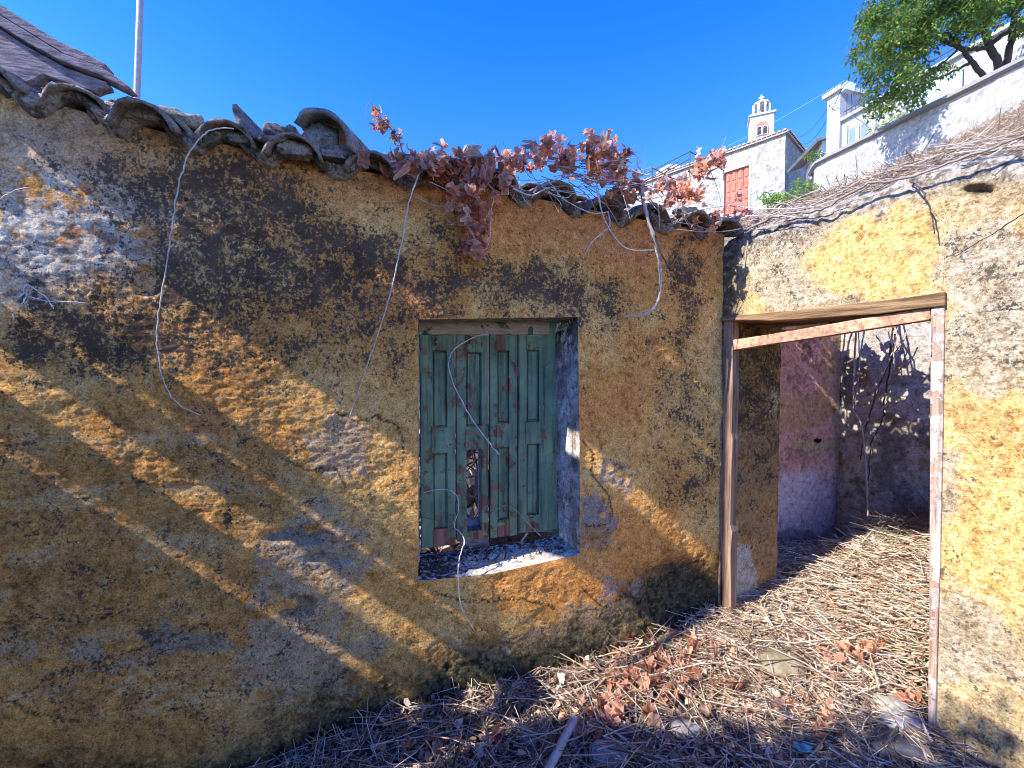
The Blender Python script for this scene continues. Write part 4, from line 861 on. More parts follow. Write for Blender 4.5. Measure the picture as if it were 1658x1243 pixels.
stem([(870, 295, .14), (905, 325, .15), (908, 340, .16)], .0025, .0015, vine, col=PALE)
stem([(720, 256, .12), (760, 254, .14), (850, 255, .14), (900, 262, .13), (950, 258, .14)], .0035, .003, vine, col=PALE)
stem([(950, 270, .15), (990, 265, .15), (1040, 282, .17), (1052, 282, .18)], .004, .003, vine, col=PALE)
stem([(760, 370, .12), (782, 405, .13), (793, 385, .13), (794, 350, .13), (800, 320, .13)], .002, .0015, vine, col=PALE)
stem([(1055, 270, .1), (1100, 290, .14), (1150, 270, .16), (1165, 260, .16)], .002, .0015, vine, col=(.2, .16, .14))
stem([(1165, 238, .2), (1150, 270, .2), (1160, 300, .2), (1168, 330, .2)], .0014, .001, vine, col=(.2, .16, .14))
stem([(1175, 222, .2), (1168, 240, .2), (1160, 258, .2)], .0018, .001, vine, col=(.3, .26, .22))
stem([(1080, 370, .14), (1140, 375, .15), (1190, 372, .15), (1260, 352, .15)], .003, .002, vine, col=(.36, .3, .26))
rnd = random.Random(31)
for i in range(110):                              # tangle of thin canes
    cx = rnd.choice([rnd.gauss(940, 60), rnd.uniform(650, 1130), rnd.gauss(920, 45)]); top = np.interp(cx, [650, 800, 940, 1130], [272, 275, 262, 335]); cy = rnd.gauss(top+18, 13); ln = rnd.uniform(25, 95); a = rnd.gauss(0, .5)+(.05 if rnd.random() < .7 else 1.0)
    d = rnd.uniform(.02, .2); x1 = cx+ln*math.cos(a); y1 = cy+ln*math.sin(a)*.6; c = rnd.choice([PALE, (.4, .34, .29), (.25, .2, .17), (.5, .45, .4)])
    stem([(cx, cy, d), ((cx+x1)/2+rnd.gauss(0, 6), (cy+y1)/2+rnd.gauss(0, 6), d+rnd.uniform(-.02, .03)), (x1, y1, d+rnd.uniform(-.03, .03))], rnd.uniform(.0012, .0028), .001, vine, col=c, n=5, seed=i)
for i in range(46):                               # tendrils against the sky
    cx = rnd.uniform(720, 1050); cy = np.interp(cx, [720, 870, 1000, 1060], [262, 250, 250, 290]); a = rnd.uniform(-2.6, -.5); ln = rnd.uniform(10, 38); d = rnd.uniform(.03, .16)
    stem([(cx, cy, d), (cx+ln*.5*math.cos(a)+rnd.gauss(0, 3), cy+ln*.5*math.sin(a), d), (cx+ln*math.cos(a+.3), cy+ln*math.sin(a+.3), d)], .0011, .0006, vine, col=(.3, .2, .16), n=4, seed=i+500)
CL = [(770, 262, 55, 18, 40), (800, 285, 30, 20, 24), (760, 300, 22, 26, 22), (770, 350, 28, 26, 26), (765, 392, 16, 18, 13), (660, 262, 40, 9, 14), (700, 268, 30, 9, 12), (878, 240, 16, 16, 12), (925, 255, 40, 12, 16), (975, 245, 26, 20, 24), (1010, 262, 22, 20, 16), (985, 285, 30, 12, 10), (1020, 305, 22, 16, 12), (835, 262, 30, 12, 10),
      (1165, 248, 11, 14, 8), (1132, 275, 14, 16, 10), (1085, 305, 34, 12, 16), (1110, 320, 24, 10, 8), (1180, 345, 30, 16, 24), (1155, 362, 30, 8, 10)]
cnt = 0
for (cx, cy, sx, sy, n) in CL:
    for i in range(n):
        if cnt > 296: break
        x, y = cx+rnd.gauss(0, sx*.62), cy+rnd.gauss(0, sy*.62); d = rnd.uniform(.02, .20)
        put_leaf(MW.P(x, y, d), rnd.uniform(.026, .046), vine, rnd); cnt += 1
b = MB()
for q in range(230):                              # the rest of the foliage, joined
    (cx, cy, sx, sy, n) = CL[min(len(CL)-1, int(rnd.random()**1.2*len(CL)))]; P = MW.P(cx+rnd.gauss(0, sx*.7), cy+rnd.gauss(0, sy*.7), rnd.uniform(-.04, .16)); me_ = rnd.choice(LEAF); sz = rnd.uniform(.018, .034); R3 = mathutils.Euler((rnd.uniform(0, 6.3), rnd.uniform(0, 6.3), rnd.uniform(0, 6.3))).to_matrix(); k_ = rnd.uniform(.7, 1.2); tc3 = rnd.choice([(1.3, 1.2, 1.1), (1.25, .85, .6), (.8, .7, .65), (1.3, 1.0, .85)]); b.cur = tuple(k_*q_ for q_ in tc3)
    b.add([np.array(R3@(v.co*sz))+P for v in me_.vertices], [tuple(p.vertices) for p in me_.polygons])
o = b.build('small_leaves', M['dryleaf'], None, True); to_parent(o, vine); o['kind'] = 'stuff'
sprig = empty('vine_sprig', 'upright vine sprig with curled pink brown leaves against the sky', 'vine', None, tuple(MW.P(640, 255, .05)))
stem([(655, 262, .06), (648, 232, .06), (636, 212, .07), (618, 192, .08), (606, 172, .08)], .003, .0012, sprig, col=(.3, .2, .18))
stem([(606, 172, .08), (598, 166, .08), (592, 178, .08), (594, 190, .08)], .001, .0007, sprig, col=(.3, .2, .18))
for i in range(26):
    f = rnd.random()**.8; x = np.interp(f, [0, .3, .6, 1], [655, 640, 622, 604]); y = np.interp(f, [0, .3, .6, 1], [248, 222, 200, 182]); put_leaf(MW.P(x+rnd.gauss(0, 5), y+rnd.gauss(0, 6), .07+rnd.gauss(0, .015)), rnd.uniform(.014, .026), sprig, rnd)
# feathery seed heads
for (x, y, a) in ((700, 256, .35), (745, 262, 1.2), (795, 268, 1.35)):
    b = MB(); b.cur = (.75, .70, .62); base = MW.P(x, y, .06); L_ = .09
    for i in range(34):
        aa = a+random.Random(i+x).gauss(0, .16); q = U*math.cos(aa)+np.array([0, 0, 1])*math.sin(aa); st_ = base+ (U*math.cos(a)+np.array([0, 0, 1])*math.sin(a))*L_*.6*(i/34)
        b.tube([st_, st_+q*.035+N*.004*((i % 5)-2)], [.0008, .0003], 3)
    b.tube([base-np.array([0, 0, .06]), base, base+(U*math.cos(a)+np.array([0, 0, 1])*math.sin(a))*L_*.6], .0009, 4)
    tag(b.build('feathery_grass', M['straw']), {700: 'white feathery grass head leaning right beside the left leaf cluster', 745: 'small feathery grass head in the middle of the leaf cluster', 795: 'thin feathery grass head rising at the right of the first leaf cluster'}[x], 'grass')
# long bleached tendrils that hang in front of the yellow wall
def tendril(pts, r0, r1, lab, col=PALE, pl=MW, name='dry_tendril', jit=.0011, **k):
    return stem(pts, r0, r1, None, col=col, name=name, pl=pl, jit=jit, label=lab, cat='vine stem', **k)
tendril([(378, 208, .10), (352, 208, .12), (325, 222, .14), (300, 262, .14), (284, 325, .13), (274, 400, .12), (262, 475, .10), (254, 530, .08), (257, 580, .07), (268, 625, .06), (290, 655, .05), (325, 672, .02)], .0024, .0018, 'long bleached tendril arching from the tiles and curving down the left wall')
tendril([(692, 268, .11), (682, 276, .12), (664, 320, .12), (650, 395, .10), (628, 490, .08), (600, 575, .06), (565, 678, .03)], .0034, .0018, 'straight pale stem hanging diagonally from the eave left of the window')
tendril([(790, 541, -.12), (770, 545, -.10), (742, 560, -.09), (727, 580, -.08), (730, 610, -.06), (748, 650, -.04), (772, 690, -.02), (808, 736, .0)], .0022, .0034, 'white tipped tendril hooked across the green shutters')
tendril([(683, 798, -.17), (715, 792, -.15), (738, 800, -.13), (742, 825, -.12), (735, 850, -.10), (745, 862, -.06), (752, 875, -.02), (744, 905, .02), (742, 940, .03), (748, 985, .03), (768, 1020, .02)], .0020, .0030, 'tendril looping over the window sill and hanging below it')
tendril([(680, 836, -.17), (705, 842, -.14), (735, 852, -.10), (750, 866, -.05)], .0018, .0018, 'thin dark twig low across the left shutter leaf', (.2, .15, .12))
tendril([(795, 832, -.17), (815, 819, -.15), (835, 826, -.14), (850, 842, -.12), (876, 868, -.09)], .0018, .0020, 'thin twig arching over the right end of the sill', (.36, .32, .28))
for i, (pts, lab) in enumerate((([(42, 470, .05), (46, 462, .08), (75, 482, .10), (86, 500, .11)], 'forked bleached twig'), ([(42, 462, .05), (35, 478, .08), (18, 482, .10), (8, 492, .1)], ''), ([(44, 462, .05), (40, 485, .08), (24, 500, .09), (21, 518, .1)], ''), ([(46, 480, .03), (80, 487, .05), (140, 490, .04)], ''), ([(0, 322, .04), (20, 310, .05), (48, 303, .06)], ''))):
    names = ['bleached twig arm pointing down right at the left frame edge', 'bleached twig arm pointing left at the left frame edge', 'bleached twig arm hanging straight down at the left frame edge', 'thin pale horizontal twig on the wall at far left', 'small pale twig high on the white scoured patch at far left']
    tendril(pts, .0022, .0014, names[i], (.72, .68, .64))
# stems inside the doorway
tendril([(1386, 536, .22), (1383, 600, .22), (1381, 660, .22), (1395, 690, .23), (1402, 760, .24), (1404, 800, .24), (1405, 838, .25)], .0060, .0050, 'grey vine stem hanging down behind the doorway', (.45, .41, .38), GW)
tendril([(1390, 536, .2), (1391, 600, .2), (1383, 655, .21)], .004, .003, 'second thinner grey stem hanging beside the first behind the doorway', (.40, .36, .34), GW)
tendril([(1446, 530, .12), (1438, 590, .06), (1425, 620, .05), (1400, 700, .03), (1393, 745, .02)], .006, .004, 'dark straight stem leaning on the grey wall', (.12, .09, .08), GW)
tendril([(1450, 540, .1), (1440, 600, .03), (1432, 640, .025), (1428, 680, .02), (1412, 720, .02), (1405, 790, .02)], .007, .003, 'thick crooked dark root climbing the grey wall', (.07, .055, .05), GW, jit=.004)
tendril([(1478, 524, .0), (1492, 532, .02), (1501, 548, .02), (1507, 575, .02)], .002, .0016, 'pale tendril curling at the top of the right door post', (.75, .7, .66), DW)
tendril([(1504, 528, .01), (1507, 560, .014)], .003, .002, 'short white sliver on the inner edge of the right door post', (.8, .76, .72), DW)
for i, (x0, y0, x1, y1) in enumerate(((1435, 528, 1448, 600), (1455, 526, 1428, 610), (1412, 535, 1440, 585), (1470, 530, 1446, 575))):
    tendril([(x0, y0, .14), ((x0+x1)/2+4, (y0+y1)/2, .12), (x1, y1, .08)], .004, .003, ['leftish pale branch of the fan at the top of the grey wall', 'pale crossing branch of the fan at the top of the grey wall', 'lowest left branch of the fan at the top of the grey wall', 'right branch of the fan at the top of the grey wall'][i], (.55, .5, .42), GW)
# stems over the doorway wall
tendril([(1475, 293, .01), (1490, 305, .04), (1505, 335, .05), (1513, 378, .04)], .0035, .0018, 'dark curved twig hanging on the upper right wall', (.10, .075, .06), DW)
tendril([(1658, 345, .30), (1600, 382, .24), (1545, 416, .20)], .0018, .0010, 'thin twig leaning from the right frame edge over the wall', (.10, .08, .07), DW)
tendril([(1190, 380, .04), (1260, 350, .05), (1330, 338, .05), (1400, 300, .06), (1470, 288, .05), (1560, 255, .05), (1700, 205, .06)], .0055, .004, 'long dry stem trailing along the top of the doorway wall', (.30, .25, .21), DW, jit=.003)
tendril([(1180, 332, .05), (1240, 338, .06), (1310, 335, .05), (1370, 318, .04)], .0028, .002, 'pale cane lying along the left part of the wall top', PALE, DW)
tendril([(1160, 352, .06), (1230, 348, .07), (1300, 352, .05)], .0025, .002, 'second pale cane just below the first on the wall top', PALE, DW)
# loose long sticks on the rubble
def on_ground(px, py): return ground_leaf(px, py, 0)
def gstick(pts, r0, r1, lab, col, lifts=None):
    P = [on_ground(x, y)+np.array([0, 0, (lifts[i] if lifts else .015)]) for i, (x, y) in enumerate(pts)]; P = spline(P, 7, .0012); m = len(P); b = MB(); b.cur = col
    b.tube(P, [(r0+(r1-r0)*i/(m-1))*(1+(.3 if i % 8 == 3 else 0)) for i in range(m)], 7); return tag(b.build('stick', M['stem'], None, True), lab, 'stick')
gstick([(1640, 1180), (1560, 1085), (1500, 1020), (1425, 945)], .0025, .0025, 'long thin wire like stem crossing in front of the right door post', (.45, .40, .35), [.45, .30, .14, .02])
gstick([(1260, 930+60), (1310, 1000), (1400, 1012), (1500, 1020)], .004, .006, 'brown stick half buried in straw at the door sill', (.22, .16, .13), [0, .01, .015, .02])
gstick([(1120, 1225), (1180, 1225), (1240, 1190), (1300, 1170), (1370, 1150)], .008, .006, 'dark crooked root across the shaded foreground', (.13, .09, .07))
gstick([(1000, 1060), (1060, 1020), (1108, 992)], .003, .0035, 'pale straight stick leaning where straw meets the yellow wall', (.62, .56, .5), [.01, .03, .07])
gstick([(855, 1095), (905, 1130), (945, 1170), (1000, 1220)], .004, .003, 'pale split twig running down to the leaves left of centre', (.55, .48, .42))
gstick([(640, 1154), (740, 1160), (840, 1190), (890, 1225)], .003, .0025, 'long pale cane in the dark foreground left', (.55, .48, .42), [.02, .05, .05, .02])
gstick([(800, 1120), (870, 1130), (930, 1105), (975, 1090)], .0035, .0025, 'brown cane along the foot of the wall under the window', (.3, .22, .18), [.02, .03, .02, .02])
gstick([(965, 1070), (1050, 1055), (1140, 1048)], .003, .0025, 'straw coloured cane near the red scrap', (.62, .5, .26), [.02, .03, .03])
gstick([(1220, 1030), (1212, 1060), (1222, 1090), (1235, 1110)], .0025, .002, 'short dark curved twig standing in the straw', (.10, .08, .07), [.05, .04, .03, .01])
gstick([(1330, 950), (1380, 905), (1430, 862)], .008, .004, 'pale greenish branch leaning up in the room corner', (.45, .42, .28), [.01, .04, .10])
gstick([(1360, 1150), (1390, 1220), (1410, 1290)], .003, .003, 'straight pale twig in the shaded right foreground', (.5, .44, .38), [.04, .03, .02])
rnd = random.Random(9)
spots = []
for i in range(60):
    x = rnd.uniform(640, 1480); y = rnd.uniform(1130, 1240) if rnd.random() < .6 else rnd.uniform(960, 1130)
    if y < np.interp(x, [640, 1000, 1150, 1200], [1180, 1090, 1010, 960]): continue
    a = rnd.uniform(-.9, .9); l_ = rnd.uniform(40, 120); P0 = on_ground(x, y); ok = []
    b = MB(); b.cur = rnd.choice([(.55, .48, .40), (.4, .33, .26), (.3, .22, .17), (.62, .56, .46)]); dirv = np.array([math.cos(a*2), math.sin(a*2), 0]); Ls = rnd.uniform(.06, .22)
    P = [P0+dirv*Ls*(f-.5)+np.array([0, 0, .02+.03*rnd.random()*f+.01*math.sin(f*3)]) for f in (0, .33, .66, 1)]
    d1, d2 = inside_wall(P[-1][0], P[-1][1])
    if d1 < .03: continue
    b.tube(spline(P, 4), rnd.uniform(.0018, .0032), 6); tag(b.build('twig', M['stem'], None, True), *((lambda q: (q[0], 'twig', q[1]))(('loose dry twig on the sunlit straw in and before the doorway', 'twigs on the sunlit straw') if y < 1130 and x > 1000 else (('loose dry twig in the shaded rubble at the bottom right', 'twigs at the bottom right') if x > 1060 else ('loose dry twig in the dark rubble below the window', 'twigs below the window')))))
# small rubbish and stones
def thing_rock(px, py, r, sc, col, lab, cat='stone', name='stone', seed=1, rot=0, up=.022):
    P = on_ground(px, py); o = mobj(name, rock_mesh(name, r, seed, tuple(c_*.62 for c_ in col), sc)); o.location = (P[0], P[1], P[2]+up); o.rotation_euler = (0, 0, rot); return tag(o, lab, cat)
thing_rock(1110, 1190, .045, (1.5, .8, .6), (.58, .56, .52), 'pale oblong stone lying at the edge of the shade', seed=12)
thing_rock(985, 1230, .06, (1.4, .8, .6), (.52, .50, .44), 'pale angular stone at the bottom centre beside the pipe', seed=14)
thing_rock(1265, 1085, .10, (1.1, .9, .45), (.46, .38, .24), 'large ochre lump of fallen plaster in the straw', seed=15)
thing_rock(1440, 1150, .05, (1.3, .9, .7), (.62, .57, .45), 'cream lump of mortar near the right door post', seed=17)
thing_rock(1462, 1180, .06, (1.5, .8, .6), (.50, .52, .55), 'bluish white chunk below the cream lump', seed=18)
thing_rock(1465, 1140, .035, (1.5, .8, .5), (.62, .22, .14), 'orange red brick fragment by the right door post', 'brick', 'brick_fragment', 19)
thing_rock(1290, 905, .035, (1, .8, .8), (.30, .31, .33), 'small blue grey stone in the shade of the pink wall', seed=20)
thing_rock(1455, 1215, .11, (1.2, .7, .35), (.20, .20, .20), 'flat dark slab at the bottom right', 'slab', 'stone_slab', 21)
thing_rock(855, 1205, .035, (1.2, 1, .6), (.36, .36, .35), 'grey stone among dark twigs left of the pipe', seed=25)
thing_rock(1085, 1048, .05, (1.5, .9, .4), (.34, .30, .18), 'olive plaster lump near the foot of the yellow wall', seed=26)
thing_rock(917, 1095, .022, (1.6, .8, .5), (.50, .44, .34), 'tan chip of plaster at the wall foot under the window', seed=27)
b = MB(); p0 = on_ground(893, 1262)+np.array([0, 0, .06]); p1 = on_ground(930, 1185)+np.array([0, 0, .055]); b.cur = (.42, .40, .37); dv = (p1-p0)
b.tube([p0-dv*.6, p0, p1], .016, 16, False); b.tube([p1, p0-dv*.6], .013, 16, False)
tag(b.build('pipe', M['metal'], None, True), 'grey plastic pipe poking out of the rubble at bottom centre', 'pipe')
def scrap(px, py, s, col, lab, cat, name, seed):
    rr = random.Random(seed); P = on_ground(px, py)+np.array([0, 0, .045]); vs = []; n = 5
    for i in range(n):
        for j in range(n): vs.append((P[0]+(i/4-.5)*s*2+rr.gauss(0, s*.12), P[1]+(j/4-.5)*s*1.3+rr.gauss(0, s*.12), P[2]+abs(rr.gauss(0, s*.3))))
    b = MB(); b.cur = col; b.add(vs, [(i*n+j, (i+1)*n+j, (i+1)*n+j+1, i*n+j+1) for i in range(n-1) for j in range(n-1)]); o = b.build(name, M['metal'], None, True); m_ = o.modifiers.new('thick', 'SOLIDIFY'); m_.thickness = .001; tag(o, lab, cat)
scrap(1298, 1232, .028, (.10, .42, .46), 'crumpled turquoise plastic scrap at the bottom right', 'plastic scrap', 'plastic_scrap', 3)
scrap(1020, 1048, .014, (.70, .03, .08), 'small crimson scrap by the foot of the yellow wall', 'plastic scrap', 'plastic_scrap', 4)
b = MB(); b.cur = (.05, .04, .04); p0 = on_ground(1480, 1205)+np.array([0, 0, .01]); p1 = on_ground(1545, 1250)+np.array([0, 0, .03]); dv = (p1-p0)/np.linalg.norm(p1-p0); b.box((p0+p1)/2, dv*np.linalg.norm(p1-p0)*.7, np.cross(dv, [0, 0, 1])*.016, (0, 0, .012))
tag(bevel(b.build('dark_plank', M['lintel'])), 'dark plank at the foot of the right wall', 'plank')
# dry grass tufts and the small green weed
def tuft(P, n, h, col, lab, name='grass_tuft', cat='grass', seed=1, sp=.5, w_=.0015):
    rr = random.Random(seed); b = MB()
    for i in range(n):
        b.cur = tuple(c*rr.uniform(.7, 1.2) for c in col); a = rr.uniform(0, 6.3); q = np.array([math.cos(a), math.sin(a), 0])*rr.uniform(.1, sp); hh = h*rr.uniform(.5, 1.1)
        b.tube([P, P+q*hh*.4+np.array([0, 0, hh*.7]), P+q*hh*1.2+np.array([0, 0, hh])], [w_, w_, w_*.3], 3)
    return tag(b.build(name, M['straw']), lab, cat)
tuft(on_ground(785, 1195), 46, .10, (.46, .36, .22), 'tan dry grass tuft below the window in dark rubble', seed=2)
tuft(on_ground(1145, 995), 8, .07, (.5, .4, .24), 'small dry grass blades beside the left door post', seed=3)
tuft(on_ground(950, 1085), 5, .09, (.5, .45, .3), 'few upright dry blades at the foot of the wall', seed=4)
tuft(on_ground(760, 1140), 5, .11, (.35, .28, .2), 'thin dark stalks standing in front of the mossy wall foot', seed=5)
def leafy(mb_, P, n, R3, size, cols, rr, droop=.4, asp=.32):
    """clumps of narrow folded leaves in an ellipsoid"""
    for i in range(n):
        v = np.array([rr.gauss(0, 1) for _ in range(3)]); v /= np.linalg.norm(v); v = v*rr.random()**.4*np.array(R3); c = P+v
        a = rr.uniform(0, 6.3); dr = np.array([math.cos(a), math.sin(a), -droop+rr.gauss(0, .45)]); dr /= np.linalg.norm(dr); sd = np.cross(dr, [rr.gauss(0, .5), rr.gauss(0, .5), 1]); sd /= np.linalg.norm(sd)+1e-9
        s_ = size*rr.uniform(.6, 1.25); mb_.cur = tuple(k*rr.uniform(.75, 1.25) for k in rr.choice(cols)); up = np.cross(sd, dr)
        mb_.add([c, c+dr*s_*.5+sd*s_*asp*.5+up*s_*.06, c+dr*s_-up*s_*.08, c+dr*s_*.5-sd*s_*asp*.5+up*s_*.06, c+dr*s_*.5], [(0, 1, 4), (1, 2, 4), (2, 3, 4), (3, 0, 4)])
rr = random.Random(17); b = MB(); bs = MB(); bs.cur = (.3, .24, .2)
for i in range(105):
    leafy(b, DW.pt(rr.uniform(-.65, 1.0), .52+rr.gauss(0, .04), rr.uniform(-1.12, -.28)), 20, (.09, .09, .03), .085, [(1.0, .9, .8), (.7, .6, .5), (1.2, 1.1, 1)], rr, .1, .62)
for i in range(14):
    k = rr.uniform(-.6, 1.0); bs.tube(spline([DW.pt(k, .50, -.25), DW.pt(k+rr.gauss(0, .1), .53, -.8), DW.pt(k+rr.gauss(0, .15), .56, -1.5)], 5, .01, rr), .006, 5)
e = empty('added_shade_canopy', 'added unseen canopy of dry vine leaves that dapples the room behind the doorway', 'vine', None, tuple(DW.pt(.4, .5, -.7))); to_parent(b.build('foliage', M['dryleaf']), e); to_parent(bs.build('stem', M['stem']), e)  # unseen canopy added to break up the sun on the room walls
b = MB(); leafy(b, on_ground(1438, 878)+np.array([0, 0, .04]), 70, (.05, .05, .05), .022, [(.9, 1.0, .9), (1.3, 1.2, 1.2)], random.Random(8))
tag(b.build('green_weed', M['foliage']), 'small pale green weed growing in the straw inside the doorway', 'weed')
# ------------------------------------------------------------------ hill behind the wall
def slope_near(px): return np.interp(px, [600, 1160, 1200, 1320, 1480, 1658, 1900, 2700], [.10, .24, .318, .372, .440, .505, .58, .7])
def slope_far(px): return np.interp(px, [600, 1000, 1190, 1260, 1315, 1400, 1500, 1658, 1900, 2700], [.10, .30, .345, .372, .385, .425, .500, .612, .70, .8])
def far_Y(px): return np.interp(px, [600, 1190, 1310, 1320, 1658, 2000, 2700], [24, 23, 22, 12.2, 8.15, 5.8, 4.2])
PXs = np.linspace(560, 2650, 330); Vv = np.linspace(0, 1, 90)
PA, VV = np.meshgrid(PXs, Vv, indexing='ij'); Yn = np.interp(PXs, [560, 1200, 1450, 2650], [4.2, 3.9, 3.3, 2.2])[:, None]
YY = Yn*(far_Y(PXs)[:, None]/Yn)**VV
SLP = slope_near(PA)*(1-VV)+slope_far(PA)*VV - .012*np.sin(VV*math.pi)
XX = (PA-CX)/F*YY; ZZ = EZ+SLP*YY + .05*fbm(XX*2, YY*2, 900, 4)*np.sin(VV*math.pi)*np.sqrt(YY)*.8
ZZ[:, 0] = EZ-1.5
n1 = fbm(XX*3, YY*3, 901, 4); C = np.zeros(XX.shape+(3,))+np.array((.24, .18, .13)); C = mixc(C, (.10, .07, .055), sm(0, .3, n1)); C = mixc(C, (.42, .36, .30), sm(.1, .3, -n1)*.7)
idx = np.arange(XX.size).reshape(XX.shape); Fc = np.stack([idx[:-1, :-1].ravel(), idx[1:, :-1].ravel(), idx[1:, 1:].ravel(), idx[:-1, 1:].ravel()], 1)
mobj('hillside', mesh_np('hillside', np.stack([XX, YY, ZZ], -1).reshape(-1, 3), Fc, M['soil'], C.reshape(-1, 3)), kind='structure')
def hillP(px, v):
    i = np.clip(np.searchsorted(PXs, px), 1, len(PXs)-2); j = np.clip((v*(len(Vv)-1)).astype(int), 1, len(Vv)-2); return np.stack([XX[i, j], YY[i, j], ZZ[i, j]], -1)
def place_hill(rs, n):
    px = rs.uniform(1180, 1760, n); v = .02+.96*rs.rand(n)**1.1; k = rs.rand(n) < np.interp(px, [1180, 1300, 1400, 1700], [.25, .4, 1, 1]); px, v = px[k], v[k]
    P = hillP(px, v); P[:, :2] += rs.normal(0, .03, (len(px), 2)); return P[:, :2], P[:, 2]+.01, rs.normal(1.9, .9, len(px))
stalks('dry_brush', 15000, place_hill, (.12, .42), (.0018, .0045), [(.50, .36, .24), (.38, .25, .16), (.66, .52, .36), (.74, .62, .46), (.27, .18, .12)], 31, .12, .35)
rs = np.random.RandomState(5)
def place_top(rs, n):
    a = rs.uniform(.02, 1.5, n); q = DW.pt(a, 0, rs.uniform(-.4, .03, n)); return q[:, :2], EZ+dtop(a)+.005+.02*rs.rand(n)*(a > .15), rs.normal(-.9, .5, n)
stalks('dry_brush', 450, place_top, (.06, .28), (.001, .0028), [(.36, .28, .23), (.28, .2, .17), (.5, .42, .36), (.6, .54, .46)], 32, .04, .22)
b = MB(); rr = random.Random(12)           # stalks sticking up against the white wall
for i in range(150):
    px_ = rr.uniform(1330, 1700); P = hillP(np.array([px_]), np.array([rr.uniform(.7, .97)]))[0]; b.cur = rr.choice([(.36, .28, .2), (.30, .26, .14), (.22, .17, .13)]); h = rr.uniform(.15, .55)*P[1]/12; q = np.array([rr.gauss(0, .3), rr.gauss(0, .3), 0])*h
    b.tube([P, P+q*.4+np.array([0, 0, h*.6]), P+q+np.array([0, 0, h])], [.005, .004, .002], 3)
tag(b.build('dry_stalks', M['straw']), kind='stuff')
# ------------------------------------------------------------------ retaining wall with grey coping
RWp1 = at(1318, 262, 12.0); RWp2 = at(1658, 101, 8.04)
RD_ = (RWp2-RWp1); RD_[2] = 0; rl = np.linalg.norm(RD_); ru = RD_/rl; rn = np.array([ru[1], -ru[0], 0]); rn = rn if rn@(-RWp1) > 0 else -rn
RWL = Plane((RWp1[0], RWp1[1], 0), ru, rn); TOPZ = RWp1[2]-EZ
def white_col(A, Z, px, py):
    n = fbm(A*3, Z*3, 1001, 5); n2 = fbm(A*14, Z*14, 1002, 4); st = fbm(A*7, Z*1.0, 1003, 3)
    c = np.zeros(A.shape+(3,))+np.array((.42, .41, .39)); c = mixc(c, (.28, .27, .255), sm(.0, .25, n2*.7+n*.5)); c = mixc(c, (.42, .40, .37), sm(.1, .35, st)*.5); return c
RW = empty('retaining_wall', 'rough white retaining wall with grey coping rising to the right', 'wall', None, tuple(RWp1))
mobj('wall', wall_mesh('wall', RWL, 0, rl+5, TOPZ-2.6, TOPZ-.02, .045, lambda A, Z, x, y: .02*fbm(A*3, Z*3, 7, 4)+.012*fbm(A*14, Z*14, 8, 3), white_col, mat=M['plain']), RW)
b = MB(); b.cur = (.5, .48, .46); b.prism([RWL.pt(-.02, TOPZ-2.6, -.03), RWL.pt(rl+5, TOPZ-2.6, -.03), RWL.pt(rl+5, TOPZ-.02, -.03), RWL.pt(-.02, TOPZ-.02, -.03)], -rn*.35)
to_parent(b.build('masonry_core', M['plain']), RW)
b = MB(); b.cur = (.26, .25, .25); prof = [(.08, -.02), (.10, -.10), (.02, -.13), (-.42, -.13), (-.42, 0), (.04, .0)]
ss = np.linspace(.12, rl+5, 60); rr = random.Random(4)
base = [[RWL.pt(s_, TOPZ+z_+rr.uniform(-.006, .006), d_+rr.uniform(-.006, .006)) for d_, z_ in prof] for s_ in ss]
first = [RWL.pt(-.10, TOPZ-.22+z_*1.0, d_) for d_, z_ in prof]; mid = [RWL.pt(.0, TOPZ-.07+z_, d_) for d_, z_ in prof]; base = [first, mid]+base
vs = [v for r_ in base for v in r_]; k = len(prof); fs = [(i*k+j, i*k+(j+1) % k, (i+1)*k+(j+1) % k, (i+1)*k+j) for i in range(len(base)-1) for j in range(k)]+[tuple(range(k))]
b.add(vs, fs); to_parent(b.build('coping', M['rock']), RW)
# terrace behind the retaining wall
b = MB(); b.cur = (.3, .27, .22); b.prism([RWL.pt(0, TOPZ-.2, -.3), RWL.pt(rl+5, TOPZ-.2, -.3), RWL.pt(rl+5, TOPZ-.2, -14), RWL.pt(0, TOPZ-.2, -6)], (0, 0, -1.2)); b.build('terrace', M['soil'], kind='structure')
# ------------------------------------------------------------------ white chapel
cc = at(1272, 216, 22.0); CH = Plane((cc[0], cc[1], 0), (-.678, .735, 0), (-.735, -.678, 0)); CHZ = cc[2]-EZ
SIDE = Plane((cc[0], cc[1], 0), (.735, .678, 0), (.678, -.735, 0))
def chapel_col(A, Z, px, py):
    n = fbm(A*1.5, Z*1.5, 1101, 5); n2 = fbm(A*7, Z*5, 1102, 4); c = np.zeros(A.shape+(3,))+np.array((.42, .40, .365))
    c = mixc(c, (.22, .21, .20), sm(-.02, .22, n2*.8+n*.3)*.8); c = mixc(c, (.20, .17, .14), sm(.15, .3, fbm(A*6, Z*1.2, 1110, 4))*.5); c = mixc(c, (.58, .45, .26), sm(.1, .3, n2)*blob(px, py, 1215, 255, 40, 14)); c = mixc(c, (.50, .49, .47), sm(.1, .3, -n)*.6); return c
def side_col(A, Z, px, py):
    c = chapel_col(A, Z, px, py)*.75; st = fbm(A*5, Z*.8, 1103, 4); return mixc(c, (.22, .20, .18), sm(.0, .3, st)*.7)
chapel = empty('white_chapel', 'whitewashed chapel on the hill with a red shuttered window and a belfry', 'church', None, tuple(cc))
wA, wB = CH.hit(1213, 267), CH.hit(1173, 281); wz0 = CH.hit(1213, 340)[1]
WH = [(wA[0], wz0), (wB[0], wz0), (wB[0], wA[1]), (wA[0], wA[1])]
